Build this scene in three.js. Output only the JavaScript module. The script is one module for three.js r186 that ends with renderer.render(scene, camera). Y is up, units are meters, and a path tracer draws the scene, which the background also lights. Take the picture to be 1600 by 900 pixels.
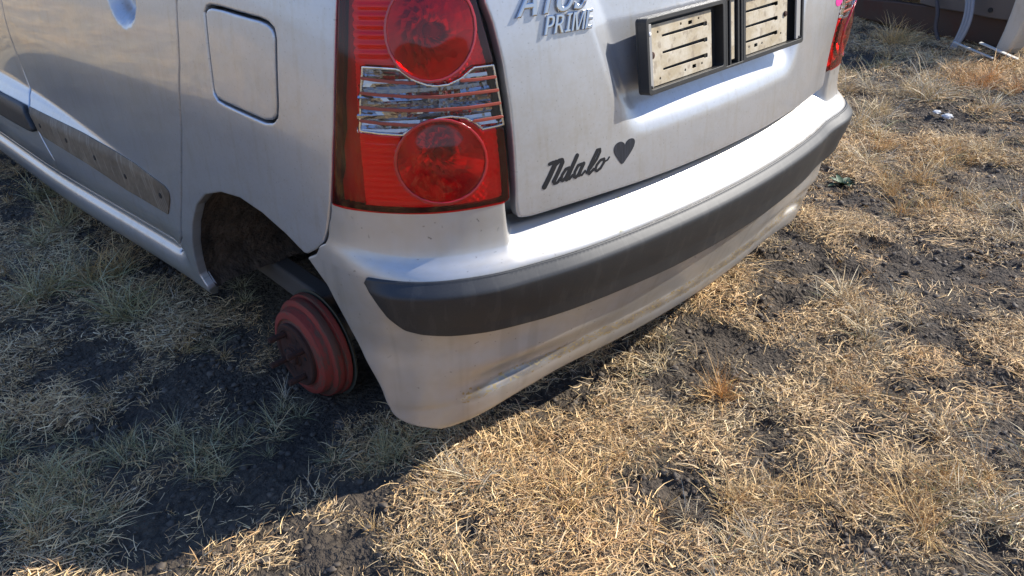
import * as THREE from 'three';
import { mergeGeometries, mergeVertices, toCreasedNormals } from 'three/addons/utils/BufferGeometryUtils.js';
import { FontLoader } from 'three/addons/loaders/FontLoader.js';
import { TextGeometry } from 'three/addons/geometries/TextGeometry.js';
import { RoundedBoxGeometry } from 'three/addons/geometries/RoundedBoxGeometry.js';
import { ImprovedNoise } from 'three/addons/math/ImprovedNoise.js';

// ---------------------------------------------------------------- camera, sky, sun, exposure
const V3 = (x, y, z) => new THREE.Vector3(x, y, z);
const scene = new THREE.Scene();
const FOCAL = 1273.7;                                   // in pixels of the 1600 x 900 photograph
const camera = new THREE.PerspectiveCamera(2 * Math.atan(450 / FOCAL) * 180 / Math.PI, 16 / 9, 0.05, 400);
const EYE = V3(-1.3338, 1.0224, 0.7549);
const [YAW, PITCH, ROLL] = [0.7737, 0.5102, -0.0237];
const FW = V3(Math.sin(YAW) * Math.cos(PITCH), -Math.sin(PITCH), -Math.cos(YAW) * Math.cos(PITCH));
const R0 = FW.clone().cross(V3(0, 1, 0)).normalize(), U0 = R0.clone().cross(FW);
const RT = R0.clone().multiplyScalar(Math.cos(ROLL)).addScaledVector(U0, Math.sin(ROLL));
const UP = U0.clone().multiplyScalar(Math.cos(ROLL)).addScaledVector(R0, -Math.sin(ROLL));
camera.position.copy(EYE);
camera.quaternion.setFromRotationMatrix(new THREE.Matrix4().makeBasis(RT, UP, FW.clone().negate()));
const renderer = new THREE.WebGLRenderer({ antialias: true });
renderer.toneMapping = THREE.LinearToneMapping;
renderer.toneMappingExposure = 1.75;
renderer.shadowMap.enabled = true;
renderer.shadowMap.type = THREE.PCFSoftShadowMap;

{ // clear winter sky: deep blue overhead, paler towards the horizon
  const W = 256, H = 128, d = new Float32Array(W * H * 4);
  for (let j = 0; j < H; j++) {
    const el = (j + 0.5) / H * Math.PI - Math.PI / 2, s = Math.max(0, Math.sin(el));
    const t = Math.pow(1 - s, 3.2);
    const c = [0.13 + 0.52 * t, 0.27 + 0.50 * t, 0.66 + 0.26 * t];
    for (let i = 0; i < W; i++) { const k = (j * W + i) * 4; for (let q = 0; q < 3; q++) d[k + q] = c[q] * (el < 0 ? 0.5 : 1); d[k + 3] = 1; }
  }
  const sky = new THREE.DataTexture(d, W, H, THREE.RGBAFormat, THREE.FloatType);
  sky.mapping = THREE.EquirectangularReflectionMapping; sky.magFilter = sky.minFilter = THREE.LinearFilter; sky.needsUpdate = true;
  scene.background = sky; scene.environment = sky;
  scene.backgroundIntensity = scene.environmentIntensity = 0.78;
}
const SUN = V3(1.32, 1.0, 0.68).normalize();
const sun = new THREE.DirectionalLight(new THREE.Color().setRGB(1, 0.95, 0.87), 4.9);
sun.position.copy(SUN).multiplyScalar(20); sun.target.position.set(0, 0, 0);
sun.castShadow = true; sun.shadow.mapSize.set(4096, 4096); sun.shadow.radius = 1;
Object.assign(sun.shadow.camera, { left: -8, right: 8, top: 8, bottom: -8, near: 1, far: 50 });
scene.add(sun, sun.target);

// ---------------------------------------------------------------- helpers
let seed = 7;
const rnd = () => { seed = (seed * 1664525 + 1013904223) >>> 0; return seed / 4294967296; };
const rr = (a, b) => a + (b - a) * rnd();
const clamp = (x, a = 0, b = 1) => Math.min(b, Math.max(a, x));
const ss = (a, b, x) => { const t = clamp((x - a) / (b - a)); return t * t * (3 - 2 * t); };
const mix = (a, b, t) => a + (b - a) * t;
const noise = new ImprovedNoise();
const N3 = (x, y, z = 0.37) => noise.noise(x, y, z);
const fbm = (x, y, n = 4, z = 0.37) => { let s = 0, a = 0.5, f = 1; for (let i = 0; i < n; i++) { s += a * N3(x * f, y * f, z + i * 7.1); a *= 0.5; f *= 2.03; } return s; };
function pchip(xs, ys) {                                  // monotone cubic through the points
  const n = xs.length, h = [], s = [], m = [];
  for (let i = 0; i < n - 1; i++) { h[i] = xs[i + 1] - xs[i]; s[i] = (ys[i + 1] - ys[i]) / h[i]; }
  m[0] = s[0]; m[n - 1] = s[n - 2];
  for (let i = 1; i < n - 1; i++) m[i] = s[i - 1] * s[i] <= 0 ? 0 : 2 / (1 / s[i - 1] + 1 / s[i]);
  return (x) => {
    if (x <= xs[0]) return ys[0] + m[0] * (x - xs[0]);
    if (x >= xs[n - 1]) return ys[n - 1] + m[n - 1] * (x - xs[n - 1]);
    let i = 0; while (x > xs[i + 1]) i++;
    const t = (x - xs[i]) / h[i], t2 = t * t, t3 = t2 * t;
    return (2 * t3 - 3 * t2 + 1) * ys[i] + (t3 - 2 * t2 + t) * h[i] * m[i] + (-2 * t3 + 3 * t2) * ys[i + 1] + (t3 - t2) * h[i] * m[i + 1];
  };
}
const rayDir = (px, py) => FW.clone().addScaledVector(RT, (px - 800) / FOCAL).addScaledVector(UP, -(py - 450) / FOCAL);
function onPlane(px, py, axis, value) { const d = rayDir(px, py), t = (value - EYE[axis]) / d[axis]; return EYE.clone().addScaledVector(d, t); }
const numbers = {};
function numbered(n) { const k = numbers[n] = (numbers[n] ?? -1) + 1; return k ? n + '_' + String(k).padStart(3, '0') : n; }
function obj(name, geo, mat, parent, label) {
  const m = new THREE.Mesh(geo, mat); m.name = parent === scene ? numbered(name) : name; m.castShadow = m.receiveShadow = true;
  if (label) m.userData.label = label;
  parent.add(m); return m;
}
function mirrored(geo) {                                  // the same shape on the car's other side
  const g = geo.clone(), p = g.attributes.position; for (let i = 0; i < p.count; i++) p.setX(i, -p.getX(i));
  if (g.index) { const ix = g.index.array; for (let i = 0; i < ix.length; i += 3) { const t = ix[i]; ix[i] = ix[i + 1]; ix[i + 1] = t; } }
  g.computeVertexNormals(); return g;
}
function polySDF(poly, round = 0) {                       // signed distance, positive inside
  const n = poly.length;
  return (x, y) => {
    let d = 1e9, inside = false;
    for (let i = 0, j = n - 1; i < n; j = i++) {
      const ax = poly[j][0], ay = poly[j][1], bx = poly[i][0], by = poly[i][1], ex = bx - ax, ey = by - ay, wx = x - ax, wy = y - ay;
      const t = clamp((wx * ex + wy * ey) / (ex * ex + ey * ey || 1e-12)), qx = wx - ex * t, qy = wy - ey * t;
      d = Math.min(d, qx * qx + qy * qy);
      if ((ay > y) !== (by > y) && x < (bx - ax) * (y - ay) / (by - ay) + ax) inside = !inside;
    }
    return (inside ? 1 : -1) * Math.sqrt(d) + round;
  };
}
function smoothPoly(pts, sub = 4) {                       // rounds a traced outline
  const out = [], n = pts.length;
  for (let i = 0; i < n; i++) {
    const p0 = pts[(i + n - 1) % n], p1 = pts[i], p2 = pts[(i + 1) % n], p3 = pts[(i + 2) % n];
    for (let k = 0; k < sub; k++) { const t = k / sub, t2 = t * t, t3 = t2 * t; out.push([0, 1].map((q) => 0.5 * (2 * p1[q] + (p2[q] - p0[q]) * t + (2 * p0[q] - 5 * p1[q] + 4 * p2[q] - p3[q]) * t2 + (3 * p1[q] - p0[q] - 3 * p2[q] + p3[q]) * t3))); }
  }
  return out;
}
function normalAt(S, u, v, e = 0.0015) {
  const a = S(u + e, v).sub(S(u - e, v)), b = S(u, v + e).sub(S(u, v - e));
  return a.cross(b).normalize();
}
// a panel cut out of the surface S(u, v) where sdf > 0; its edge is rolled over by `edge` and turned in by `flange`
function panel(S, [u0, u1, v0, v1], step, sdf, { edge = 0.003, flange = 0.014, off = null, lift = 0 } = {}) {
  const nu = Math.max(2, Math.round((u1 - u0) / step)), nv = Math.max(2, Math.round((v1 - v0) / step));
  const pos = [], uvs = [], idx = [], place = (u, v, h) => { const p = S(u, v); if (h) p.addScaledVector(normalAt(S, u, v), h); return p; };
  const g = new Float64Array((nu + 1) * (nv + 1)), id = new Int32Array((nu + 1) * (nv + 1)).fill(-1);
  for (let j = 0; j <= nv; j++) for (let i = 0; i <= nu; i++) g[j * (nu + 1) + i] = sdf(mix(u0, u1, i / nu), mix(v0, v1, j / nv)) - edge;
  const put = (u, v, d) => { const h = lift + (off ? off(u, v, d + edge) : 0), p = place(u, v, h); pos.push(p.x, p.y, p.z); uvs.push(u, v); return pos.length / 3 - 1; };
  const vert = (k) => id[k] >= 0 ? id[k] : (id[k] = put(mix(u0, u1, (k % (nu + 1)) / nu), mix(v0, v1, Math.floor(k / (nu + 1)) / nv), g[k]));
  const cuts = new Map(), par = [];
  const cut = (a, b) => {
    const key = a < b ? a * 1e7 + b : b * 1e7 + a; if (cuts.has(key)) return cuts.get(key);
    let t = g[a] / (g[a] - g[b]); t = clamp(t, 0.002, 0.998);
    const ua = mix(u0, u1, (a % (nu + 1)) / nu), va = mix(v0, v1, Math.floor(a / (nu + 1)) / nv), ub = mix(u0, u1, (b % (nu + 1)) / nu), vb = mix(v0, v1, Math.floor(b / (nu + 1)) / nv);
    const u = mix(ua, ub, t), v = mix(va, vb, t), k = put(u, v, 0); par[k] = [u, v]; cuts.set(key, k); return k;
  };
  const rim = [];
  const tri = (a, b, c) => {
    const ia = g[a] > 0, ib = g[b] > 0, ic = g[c] > 0, n = ia + ib + ic;
    if (n === 3) idx.push(vert(a), vert(b), vert(c));
    else if (n === 1) { const [p, q, r] = ia ? [a, b, c] : ib ? [b, c, a] : [c, a, b]; const x = cut(p, q), y = cut(p, r); idx.push(vert(p), x, y); rim.push([x, y]); }
    else if (n === 2) { const [p, q, r] = !ia ? [a, b, c] : !ib ? [b, c, a] : [c, a, b]; const x = cut(q, p), y = cut(r, p); idx.push(vert(q), vert(r), y, vert(q), y, x); rim.push([y, x]); }
  };
  for (let j = 0; j < nv; j++) for (let i = 0; i < nu; i++) {
    const a = j * (nu + 1) + i, b = a + 1, c = a + nu + 1, d = c + 1;
    if ((i + j) % 2) { tri(a, b, c); tri(b, d, c); } else { tri(a, b, d); tri(a, d, c); }
  }
  if (rim.length && edge > 0) {
    const e = 0.0008, rings = [[0.55 * edge, -0.12 * edge], [0.88 * edge, -0.5 * edge], [edge, -edge], [edge, -Math.max(flange, edge * 1.2)]];
    const chain = new Map();
    const ring = (k) => {
      if (chain.has(k)) return chain.get(k);
      const [u, v] = par[k]; let gx = sdf(u + e, v) - sdf(u - e, v), gy = sdf(u, v + e) - sdf(u, v - e); const l = Math.hypot(gx, gy) || 1; gx /= l; gy /= l;
      const h0 = lift + (off ? off(u, v, edge) : 0);
      const r = [k, ...rings.map(([d, h]) => { const p = place(u - gx * d, v - gy * d, h0 + h); pos.push(p.x, p.y, p.z); uvs.push(u, v); return pos.length / 3 - 1; })];
      chain.set(k, r); return r;
    };
    for (const [x, y] of rim) { const A = ring(x), B = ring(y); for (let i = 0; i < A.length - 1; i++) idx.push(A[i], A[i + 1], B[i + 1], A[i], B[i + 1], B[i]); }
  }
  const geo = new THREE.BufferGeometry();
  geo.setAttribute('position', new THREE.Float32BufferAttribute(pos, 3)); geo.setAttribute('uv', new THREE.Float32BufferAttribute(uvs, 2));
  geo.setIndex(idx); geo.computeVertexNormals(); return geo;
}
function picker(S, [u0, u1, v0, v1], step) {              // where the line of sight through a pixel meets the surface
  const nu = Math.ceil((u1 - u0) / step), nv = Math.ceil((v1 - v0) / step), P = [];
  for (let j = 0; j <= nv; j++) for (let i = 0; i <= nu; i++) P.push(S(mix(u0, u1, i / nu), mix(v0, v1, j / nv)));
  const ray = new THREE.Ray(EYE.clone(), V3()), hit = V3();
  return (px, py) => {
    ray.direction.copy(rayDir(px, py)).normalize(); let best = 1e9, uv = null;
    for (let j = 0; j < nv; j++) for (let i = 0; i < nu; i++) {
      const a = j * (nu + 1) + i, q = [a, a + 1, a + nu + 2, a + nu + 1];
      for (const [x, y, z] of [[0, 1, 2], [0, 2, 3]]) if (ray.intersectTriangle(P[q[x]], P[q[y]], P[q[z]], false, hit)) {
        const t = hit.distanceTo(EYE); if (t < best) { best = t; uv = [mix(u0, u1, (i + 0.5) / nu), mix(v0, v1, (j + 0.5) / nv)]; }
      }
    }
    if (!uv) throw new Error('no surface under pixel ' + px + ',' + py);
    let [u, v] = uv; const e = 1e-4;
    for (let k = 0; k < 8; k++) {                          // Newton on the two screen coordinates
      const f = (a, b) => { const d = S(a, b).sub(EYE), z = d.dot(FW); return [800 + FOCAL * d.dot(RT) / z - px, 450 - FOCAL * d.dot(UP) / z - py]; };
      const f0 = f(u, v), fu = f(u + e, v), fv = f(u, v + e), a = (fu[0] - f0[0]) / e, b = (fv[0] - f0[0]) / e, c = (fu[1] - f0[1]) / e, d = (fv[1] - f0[1]) / e, D = a * d - b * c;
      if (Math.abs(D) < 1e-6) break;
      u -= clamp((d * f0[0] - b * f0[1]) / D, -0.03, 0.03); v -= clamp((a * f0[1] - c * f0[0]) / D, -0.03, 0.03);
    }
    return [u, v];
  };
}
// ---------------------------------------------------------------- the car's surfaces
// plan outline of the body (half), from the middle of the tail round the corner, along the side and across the nose
const HALF = [[0, -0.022], [0.2, -0.030], [0.4, -0.054], [0.5, -0.078], [0.565, -0.099], [0.62, -0.129], [0.665, -0.172], [0.698, -0.230], [0.717, -0.305], [0.730, -0.41], [0.737, -0.56], [0.740, -0.9], [0.742, -1.4], [0.740, -2.0], [0.732, -2.6], [0.70, -3.05], [0.60, -3.33], [0.40, -3.47], [0.15, -3.51], [0, -3.515]];
const PLAN = (() => {
  const pts = [...HALF.slice(1).reverse().map(([x, z]) => V3(-x, 0, z)), ...HALF.map(([x, z]) => V3(x, 0, z))];
  const c = new THREE.CatmullRomCurve3(pts, false, 'centripetal'), n = 3000, P = [], L = [0];
  for (let i = 0; i <= n; i++) { P.push(c.getPoint(i / n)); if (i) L.push(L[i - 1] + P[i].distanceTo(P[i - 1])); }
  const half = L[n] / 2;
  const at = (u) => { const s = clamp(u + half, 0, L[n] - 1e-6); let a = 0, b = n; while (b - a > 1) { const m = (a + b) >> 1; if (L[m] <= s) a = m; else b = m; } const t = (s - L[a]) / (L[b] - L[a]); return P[a].clone().lerp(P[b], t); };
  return { at, half };
})();
const TBL = (() => {                                       // position and outward normal against arc length
  const n = 4000, A = [];
  for (let i = 0; i <= n; i++) { const u = mix(-PLAN.half, PLAN.half, i / n), p = PLAN.at(u), t = PLAN.at(u + 0.02).sub(PLAN.at(u - 0.02)).normalize(); A.push([p.x, p.z, -t.z, t.x]); }
  return (u) => { const s = clamp((u + PLAN.half) / (2 * PLAN.half), 0, 1) * n, i = Math.min(n - 1, Math.floor(s)), t = s - i, a = A[i], b = A[i + 1]; return [mix(a[0], b[0], t), mix(a[1], b[1], t), mix(a[2], b[2], t), mix(a[3], b[3], t)]; };
})();
const sideProfile = pchip([0.125, 0.135, 0.15, 0.172, 0.19, 0.207, 0.222, 0.232, 0.245, 0.27, 0.31, 0.36, 0.5, 0.6, 0.7, 0.8, 0.9, 1.0, 1.38], [-0.058, -0.040, -0.030, -0.022, -0.020, -0.024, -0.033, -0.031, -0.020, -0.009, -0.001, 0, 0, 0, -0.006, -0.017, -0.034, -0.06, -0.17]);
const archProfile = pchip([0.115, 0.125, 0.135, 0.15, 0.19, 0.25, 0.31, 0.36, 0.5], [-0.075, -0.052, -0.038, -0.028, -0.018, -0.009, -0.001, 0, 0]);
const rearProfile = pchip([0.4, 0.485, 0.6, 0.75, 0.88, 0.93, 1.36], [0, 0, -0.006, -0.022, -0.046, -0.06, -0.28]);
const shelfTop = pchip([-3, -1.9, -1.65, -1.2, -0.95, -0.8], [0.458, 0.458, 0.454, 0.43, 0.405, 0.39]);
function bodyOut(u, y, z) {
  const au = Math.abs(u), k = ss(0.58, 0.98, au);
  let o = mix(rearProfile(y), y < 0.4 ? mix(sideProfile(y), archProfile(y), ss(-0.95, -0.86, z)) : sideProfile(y), k);
  if (z < -0.8 && z > -3.2) {                              // the doors step out below a slanting shelf that dies away towards the wheel arch
    const d = 0.024 * ss(-0.84, -1.75, z) * ss(-3.1, -2.8, z), top = shelfTop(z);
    o += d * ss(top, mix(top, 0.398, 0.85) - 0.003, y) - 0.35 * d * (ss(top + 0.20, top + 0.01, y) * (1 - ss(top + 0.004, top - 0.01, y)));
  }
  return o;
}
function S_body(u, y) { const [x, z, nx, nz] = TBL(u), o = bodyOut(u, y, z); return V3(x + nx * o, y, z + nz * o); }

// bumper: v = 0 at the top edge, falling downwards along the profile (metres)
const KC = [[-0.060, 0.470], [-0.024, 0.470], [-0.018, 0.4655], [0.022, 0.4255], [0.027, 0.418], [0.026, 0.395], [0.010, 0.315], [0.006, 0.295], [-0.016, 0.237], [-0.034, 0.193], [-0.0362, 0.187], [-0.0345, 0.181], [-0.0340, 0.173], [-0.046, 0.136], [-0.051, 0.130], [-0.085, 0.128]];
const KH = [[0.000, 0.524], [0.000, 0.478], [0.003, 0.452], [0.022, 0.4265], [0.027, 0.418]];
const KY = [0.524, 0.488, 0.470, 0.438, 0.418, 0.395, 0.315, 0.295, 0.235, 0.185, 0.172, 0.158, 0.146, 0.103, 0.086, 0.078];
const VK = KC.reduce((a, p, i) => (i ? a.push(a[i - 1] - Math.hypot(p[0] - KC[i - 1][0], p[1] - KC[i - 1][1])) : a.push(0), a), []);
const VX = VK.map((v) => -v);
const KS = KY.map((y, i) => [i < 13 ? 0 : i === 13 ? -0.001 : i === 14 ? -0.010 : -0.045, y]);
const prof = (K) => [pchip(VX, K.map((p) => p[0])), pchip(VX, K.map((p) => p[1]))];
const [cO, cY] = prof(KC), [hO, hY] = prof([...KH, ...KC.slice(5)]), [sO, sY] = prof(KS);
const VB = VK[VK.length - 1];
function S_bump(u, v) {
  const au = Math.abs(u), q = -v, h = ss(0.506, 0.532, au), led = ss(0.64, 0.92, au), broad = ss(0.34, 0.80, au), face = ss(0.16, 0.66, au), low = mix(mix(face, ss(0.50, 0.69, au), ss(VX[8], VX[9], q)), broad, ss(VX[11], VX[12], q));
  const w = ss(VX[6], VX[8], q), k = mix(led, low, w), ky = mix(led, broad, w);
  let o = mix(mix(cO(q), hO(q), h), sO(q), k), y = mix(mix(cY(q), hY(q), h), sY(q), ky);
  const [x, z, nx, nz] = TBL(u);
  o += bodyOut(u, Math.max(y, 0.33), z) * k;
  return V3(x + nx * o, y, z + nz * o);
}
const offset = (S, h) => (u, v) => S(u, v).addScaledVector(normalAt(S, u, v), h);

// ---------------------------------------------------------------- materials
function dataTexture(n, fn, srgb = false) {
  const d = new Uint8Array(n * n * 4);
  for (let j = 0; j < n; j++) for (let i = 0; i < n; i++) { const c = fn(i / n, j / n), k = (j * n + i) * 4; for (let q = 0; q < 3; q++) d[k + q] = clamp(Math.round((c.length ? c[q] : c) * 255), 0, 255); d[k + 3] = 255; }
  const t = new THREE.DataTexture(d, n, n, THREE.RGBAFormat); t.wrapS = t.wrapT = THREE.RepeatWrapping; t.magFilter = THREE.LinearFilter; t.minFilter = THREE.LinearMipmapLinearFilter; t.generateMipmaps = true; if (srgb) t.colorSpace = THREE.SRGBColorSpace; t.needsUpdate = true; return t;
}
const LAT = new Float32Array(65536 * 2); { let q = 99; const rn = () => { q = (q * 1664525 + 1013904223) >>> 0; return q / 4294967296; }; for (let i = 0; i < 65536; i++) { const t = rn() * 6.28318; LAT[2 * i] = Math.cos(t); LAT[2 * i + 1] = Math.sin(t); } }
function tiled(x, y, f, n, z) {                            // gradient noise that repeats over the unit square
  let s = 0, a = 0.5, fr = Math.max(1, Math.round(f)), zi = Math.round(z * 977);
  for (let o = 0; o < n; o++) {
    const X = x * fr, Y = y * fr, i = Math.floor(X), j = Math.floor(Y), fx = X - i, fy = Y - j, u = fx * fx * fx * (fx * (fx * 6 - 15) + 10), v = fy * fy * fy * (fy * (fy * 6 - 15) + 10);
    const g = (p, q) => { const ii = ((i + p) % fr + fr) % fr, jj = ((j + q) % fr + fr) % fr, k = (Math.imul(ii, 73856093) ^ Math.imul(jj, 19349663) ^ Math.imul(zi + o * 31, 83492791)) & 65535; return LAT[2 * k] * (fx - p) + LAT[2 * k + 1] * (fy - q); };
    s += a * 1.5 * mix(mix(g(0, 0), g(1, 0), u), mix(g(0, 1), g(1, 1), u), v); a *= 0.55; fr *= 2;
  }
  return s;
}
const std = (c, r = 0.8, m = 0, extra = {}) => new THREE.MeshStandardMaterial({ color: new THREE.Color().setRGB(...c), roughness: r, metalness: m, side: THREE.DoubleSide, ...extra });
const phys = (c, r, m, extra = {}) => new THREE.MeshPhysicalMaterial({ color: new THREE.Color().setRGB(...c), roughness: r, metalness: m, side: THREE.DoubleSide, ...extra });
const dustRough = dataTexture(512, (x, y) => { const a = tiled(x, y, 5, 5, 2.1), b = tiled(x, y, 60, 2, 9.7); const v = 0.62 + 0.35 * a + 0.25 * Math.max(0, b); return [v, v, v]; });
const dustColour = dataTexture(1024, (x, y) => {
  const a = tiled(x, y, 4, 5, 5.2), b = tiled(x, y, 34, 3, 1.4), g = tiled(x, y, 150, 2, 6.3), sp = tiled(x, y, 300, 1, 4.4), run = ss(0.12, 0.34, tiled(x, y * 0.1, 70, 3, 2.2)), d = clamp(0.12 + 0.55 * a + 0.35 * b + 0.35 * g + 0.25 * run), s = sp > 0.36 ? 0.86 : 1;
  return [(0.98 - 0.06 * d) * s, (0.98 - 0.085 * d) * s, (0.98 - 0.13 * d) * s];
}, true);
const paint = phys([0.55, 0.56, 0.575], 0.33, 0.58, { clearcoat: 1, clearcoatRoughness: 0.035, map: dustColour });
function gridTexture(w, h, fn) {
  const d = new Uint8Array(w * h * 4);
  for (let j = 0; j < h; j++) for (let i = 0; i < w; i++) { const c = fn((i + 0.5) / w, (j + 0.5) / h), k = (j * w + i) * 4; for (let q = 0; q < 3; q++) d[k + q] = clamp(Math.round(c[q] * 255), 0, 255); d[k + 3] = 255; }
  const t = new THREE.DataTexture(d, w, h, THREE.RGBAFormat); t.magFilter = THREE.LinearFilter; t.minFilter = THREE.LinearMipmapLinearFilter; t.generateMipmaps = true; t.colorSpace = THREE.SRGBColorSpace; t.needsUpdate = true; return t;
}
// grime on the bumper as the photograph shows it: a dirt line with chaff on the lower ledge, blotches on the shelf, run marks
const scratches = Array.from({ length: 46 }, () => { const a = rr(0, 6.28), l = rr(0.003, 0.013); const u = rr(-0.9, 0.9), v = rr(-0.43, -0.01); return [u, v, u + l * Math.cos(a), v + l * Math.sin(a) * 0.7, rr(0.0004, 0.0011), rnd() < 0.5 ? [0.42, 0.40, 0.37] : [0.80, 0.79, 0.77]]; });
const bumperGrime = gridTexture(2048, 512, (x, y) => {
  const u = (x - 0.5) * 2.3, v = (y - 1) * 0.46, blot = fbm(u * 7, v * 9, 4), fine = fbm(u * 60, v * 60, 3), film = clamp(0.22 + 0.55 * blot + 0.35 * fine);
  let c = [0.97 - 0.05 * film, 0.96 - 0.095 * film, 0.945 - 0.17 * film];
  const ledge = Math.abs(v + 0.359 - 0.004 * fbm(u * 6, 1, 2)), dirt = ss(0.013 + 0.007 * fbm(u * 16, v * 40, 3), 0.003, ledge) * ss(0.64, 0.58, Math.abs(u)) * clamp(0.75 + 0.9 * fbm(u * 22, v * 60, 3));
  const chaff = dirt > 0.15 && N3(u * 160 + v * 90, v * 320) > 0.28 ? 1 : 0;
  const run = ss(0.10, 0.34, fbm(u * 34, v * 2.4, 3)) * 0.35 * (v > -0.11 ? ss(0.12, 0.35, u) : 0.5);
  const moss = ss(0.10, 0.30, fbm(u * 20, v * 30, 3) - 4.5 * Math.hypot((u + 0.27) * 0.6, v + 0.058)) * 0.8;
  const spec = N3(u * 230, v * 230) > 0.70 ? 0.3 : 0;
  const lay = (t, k) => { c = c.map((q, i) => mix(q, t[i], clamp(k))); };
  for (const [ax, ay, bx, by, w, t] of scratches) { if (Math.abs(u - ax) > 0.04 || Math.abs(v - ay) > 0.04) continue; const ex = bx - ax, ey = by - ay, q = clamp(((u - ax) * ex + (v - ay) * ey) / (ex * ex + ey * ey)), d = Math.hypot(u - ax - ex * q, v - ay - ey * q); lay(t, ss(w * 1.5, w * 0.5, d) * 0.7); }
  lay([0.70, 0.66, 0.60], run); lay([0.52, 0.45, 0.36], dirt * 0.75); lay([0.80, 0.70, 0.50], chaff); lay([0.62, 0.60, 0.40], moss); lay([0.35, 0.31, 0.27], spec);
  return c;
});
bumperGrime.repeat.set(1 / 2.3, 1 / 0.46); bumperGrime.offset.set(0.5, 1);
const bumperPaint = phys([0.53, 0.535, 0.535], 0.42, 0.55, { clearcoat: 0.6, clearcoatRoughness: 0.16, map: bumperGrime });
const trimTex = dataTexture(1024, (x, y) => { const a = tiled(x, y, 7, 4, 6.6), b = tiled(x, y, 200, 2, 2.8), scuff = ss(0.16, 0.30, tiled(x, y * 0.22, 26, 4, 9.1)), d = clamp(0.30 + 0.25 * a + 0.35 * b + 0.35 * scuff); return [mix(0.14, 0.235, d), mix(0.145, 0.235, d), mix(0.155, 0.23, d)]; }, true);
trimTex.repeat.set(2, 2);
const trimBlack = std([1, 1, 1], 0.5, 0, { map: trimTex, bumpMap: dustRough, bumpScale: 0.0006 });
const rubber = std([0.012, 0.012, 0.013], 0.6);
const innerDark = std([0.30, 0.30, 0.31], 0.8);

// ---------------------------------------------------------------- the silver car
const car = new THREE.Group(); car.name = numbered('silver_hatchback'); scene.add(car);
car.userData = { label: 'dusty silver hatchback with its left rear wheel missing, resting on a red brake drum', category: 'car' };
const pickBody = picker(S_body, [-2.6, 0.2, 0.12, 0.98], 0.02);
const B = (list) => list.map(([x, y]) => pickBody(x, y));
// seams, traced as pixels and laid on the body
const lampEdgeOut = B([[527, 2], [525, 60], [524, 100], [522, 200], [519, 280], [517, 322]]);
const lampBottom = B([[540, 329], [575, 334], [620, 337], [680, 337], [740, 330], [785, 321], [799, 313]]);
const lampEdgeIn = B([[795, 250], [786, 170], [772, 90], [758, 40], [747, 2]]);
const lampTopIn = [lampEdgeIn[4][0] - 0.035, 0.955], lampTopOut = [lampEdgeOut[0][0] + 0.004, 0.955];
const LAMP = [...lampEdgeOut, ...lampBottom, ...lampEdgeIn, [lampEdgeIn[4][0] - 0.008, lampEdgeIn[4][1] + 0.04], lampTopIn, lampTopOut];
const doorRear = B([[275, 2], [278, 60], [280, 100], [283, 200], [283, 300], [283.5, 370], [283.5, 392]]);
const dbF = pickBody(103, 279)[0], dbR = doorRear[6][0], doorBottom = [[dbR - 0.004, 0.2415], [dbR - 0.018, 0.2345], [dbR - 0.1, 0.2335], [-1.7, 0.2335], [dbF, 0.2335]];
const doorFront = B([[85, 250], [66, 217], [55, 194], [46, 164], [46, 136], [35, 108], [20, 68], [4, 10]]);
const ARCHPX = [[327, 453], [320, 443], [312, 430], [305, 405], [301, 380], [301, 350], [307, 322], [320, 306], [345, 302], [375, 311], [410, 335], [445, 366], [478, 400]];
const arch = B(ARCHPX);
const seamBump = B([[495, 391], [506, 380], [512, 362], [515, 342], [516, 326]]);
const BELT = 0.90;
const doorRearTop = [doorRear[0][0] + 0.06, BELT], doorFrontTop = [doorFront[7][0] + 0.02, BELT];
const sillFwd = -2.9, sillY = 0.2335;
const SIDE = [[lampTopOut[0], BELT], ...lampEdgeOut, ...seamBump.slice().reverse(), ...arch.slice().reverse(), [arch[0][0] - 0.034, 0.121], [sillFwd, 0.121], [sillFwd, sillY], [-2.3, sillY], ...doorBottom.slice().reverse(), ...doorRear.slice().reverse(), doorRearTop];
const fuelPx = [[329, 10], [345, 13], [405, 30], [418, 36], [427, 46], [430, 60], [433, 165], [432, 182], [426, 190], [414, 190], [350, 161], [340, 155], [334, 144], [322, 40], [320, 20], [323, 12]];
const FUEL = B(fuelPx);
const sdSide = polySDF(SIDE), sdFuel = polySDF(FUEL), GAP = 0.0018;
{
  const sd = (u, y) => Math.min(sdSide(u, y) - GAP, -sdFuel(u, y) - GAP * 1.3);
  const g = panel(S_body, [-2.95, -0.5, 0.124, 0.905], 0.006, sd, { edge: 0.0035, flange: 0.022 });
  obj('body_side', g, paint, car); obj('body_side', mirrored(g), paint, car);
  const f = panel(S_body, [FUEL[0][0] - 0.06, FUEL[6][0] + 0.06, 0.58, 0.84], 0.004, (u, y) => sdFuel(u, y) - GAP * 1.3, { edge: 0.003, flange: 0.012 });
  obj('fuel_flap', f, paint, car);
}
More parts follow.
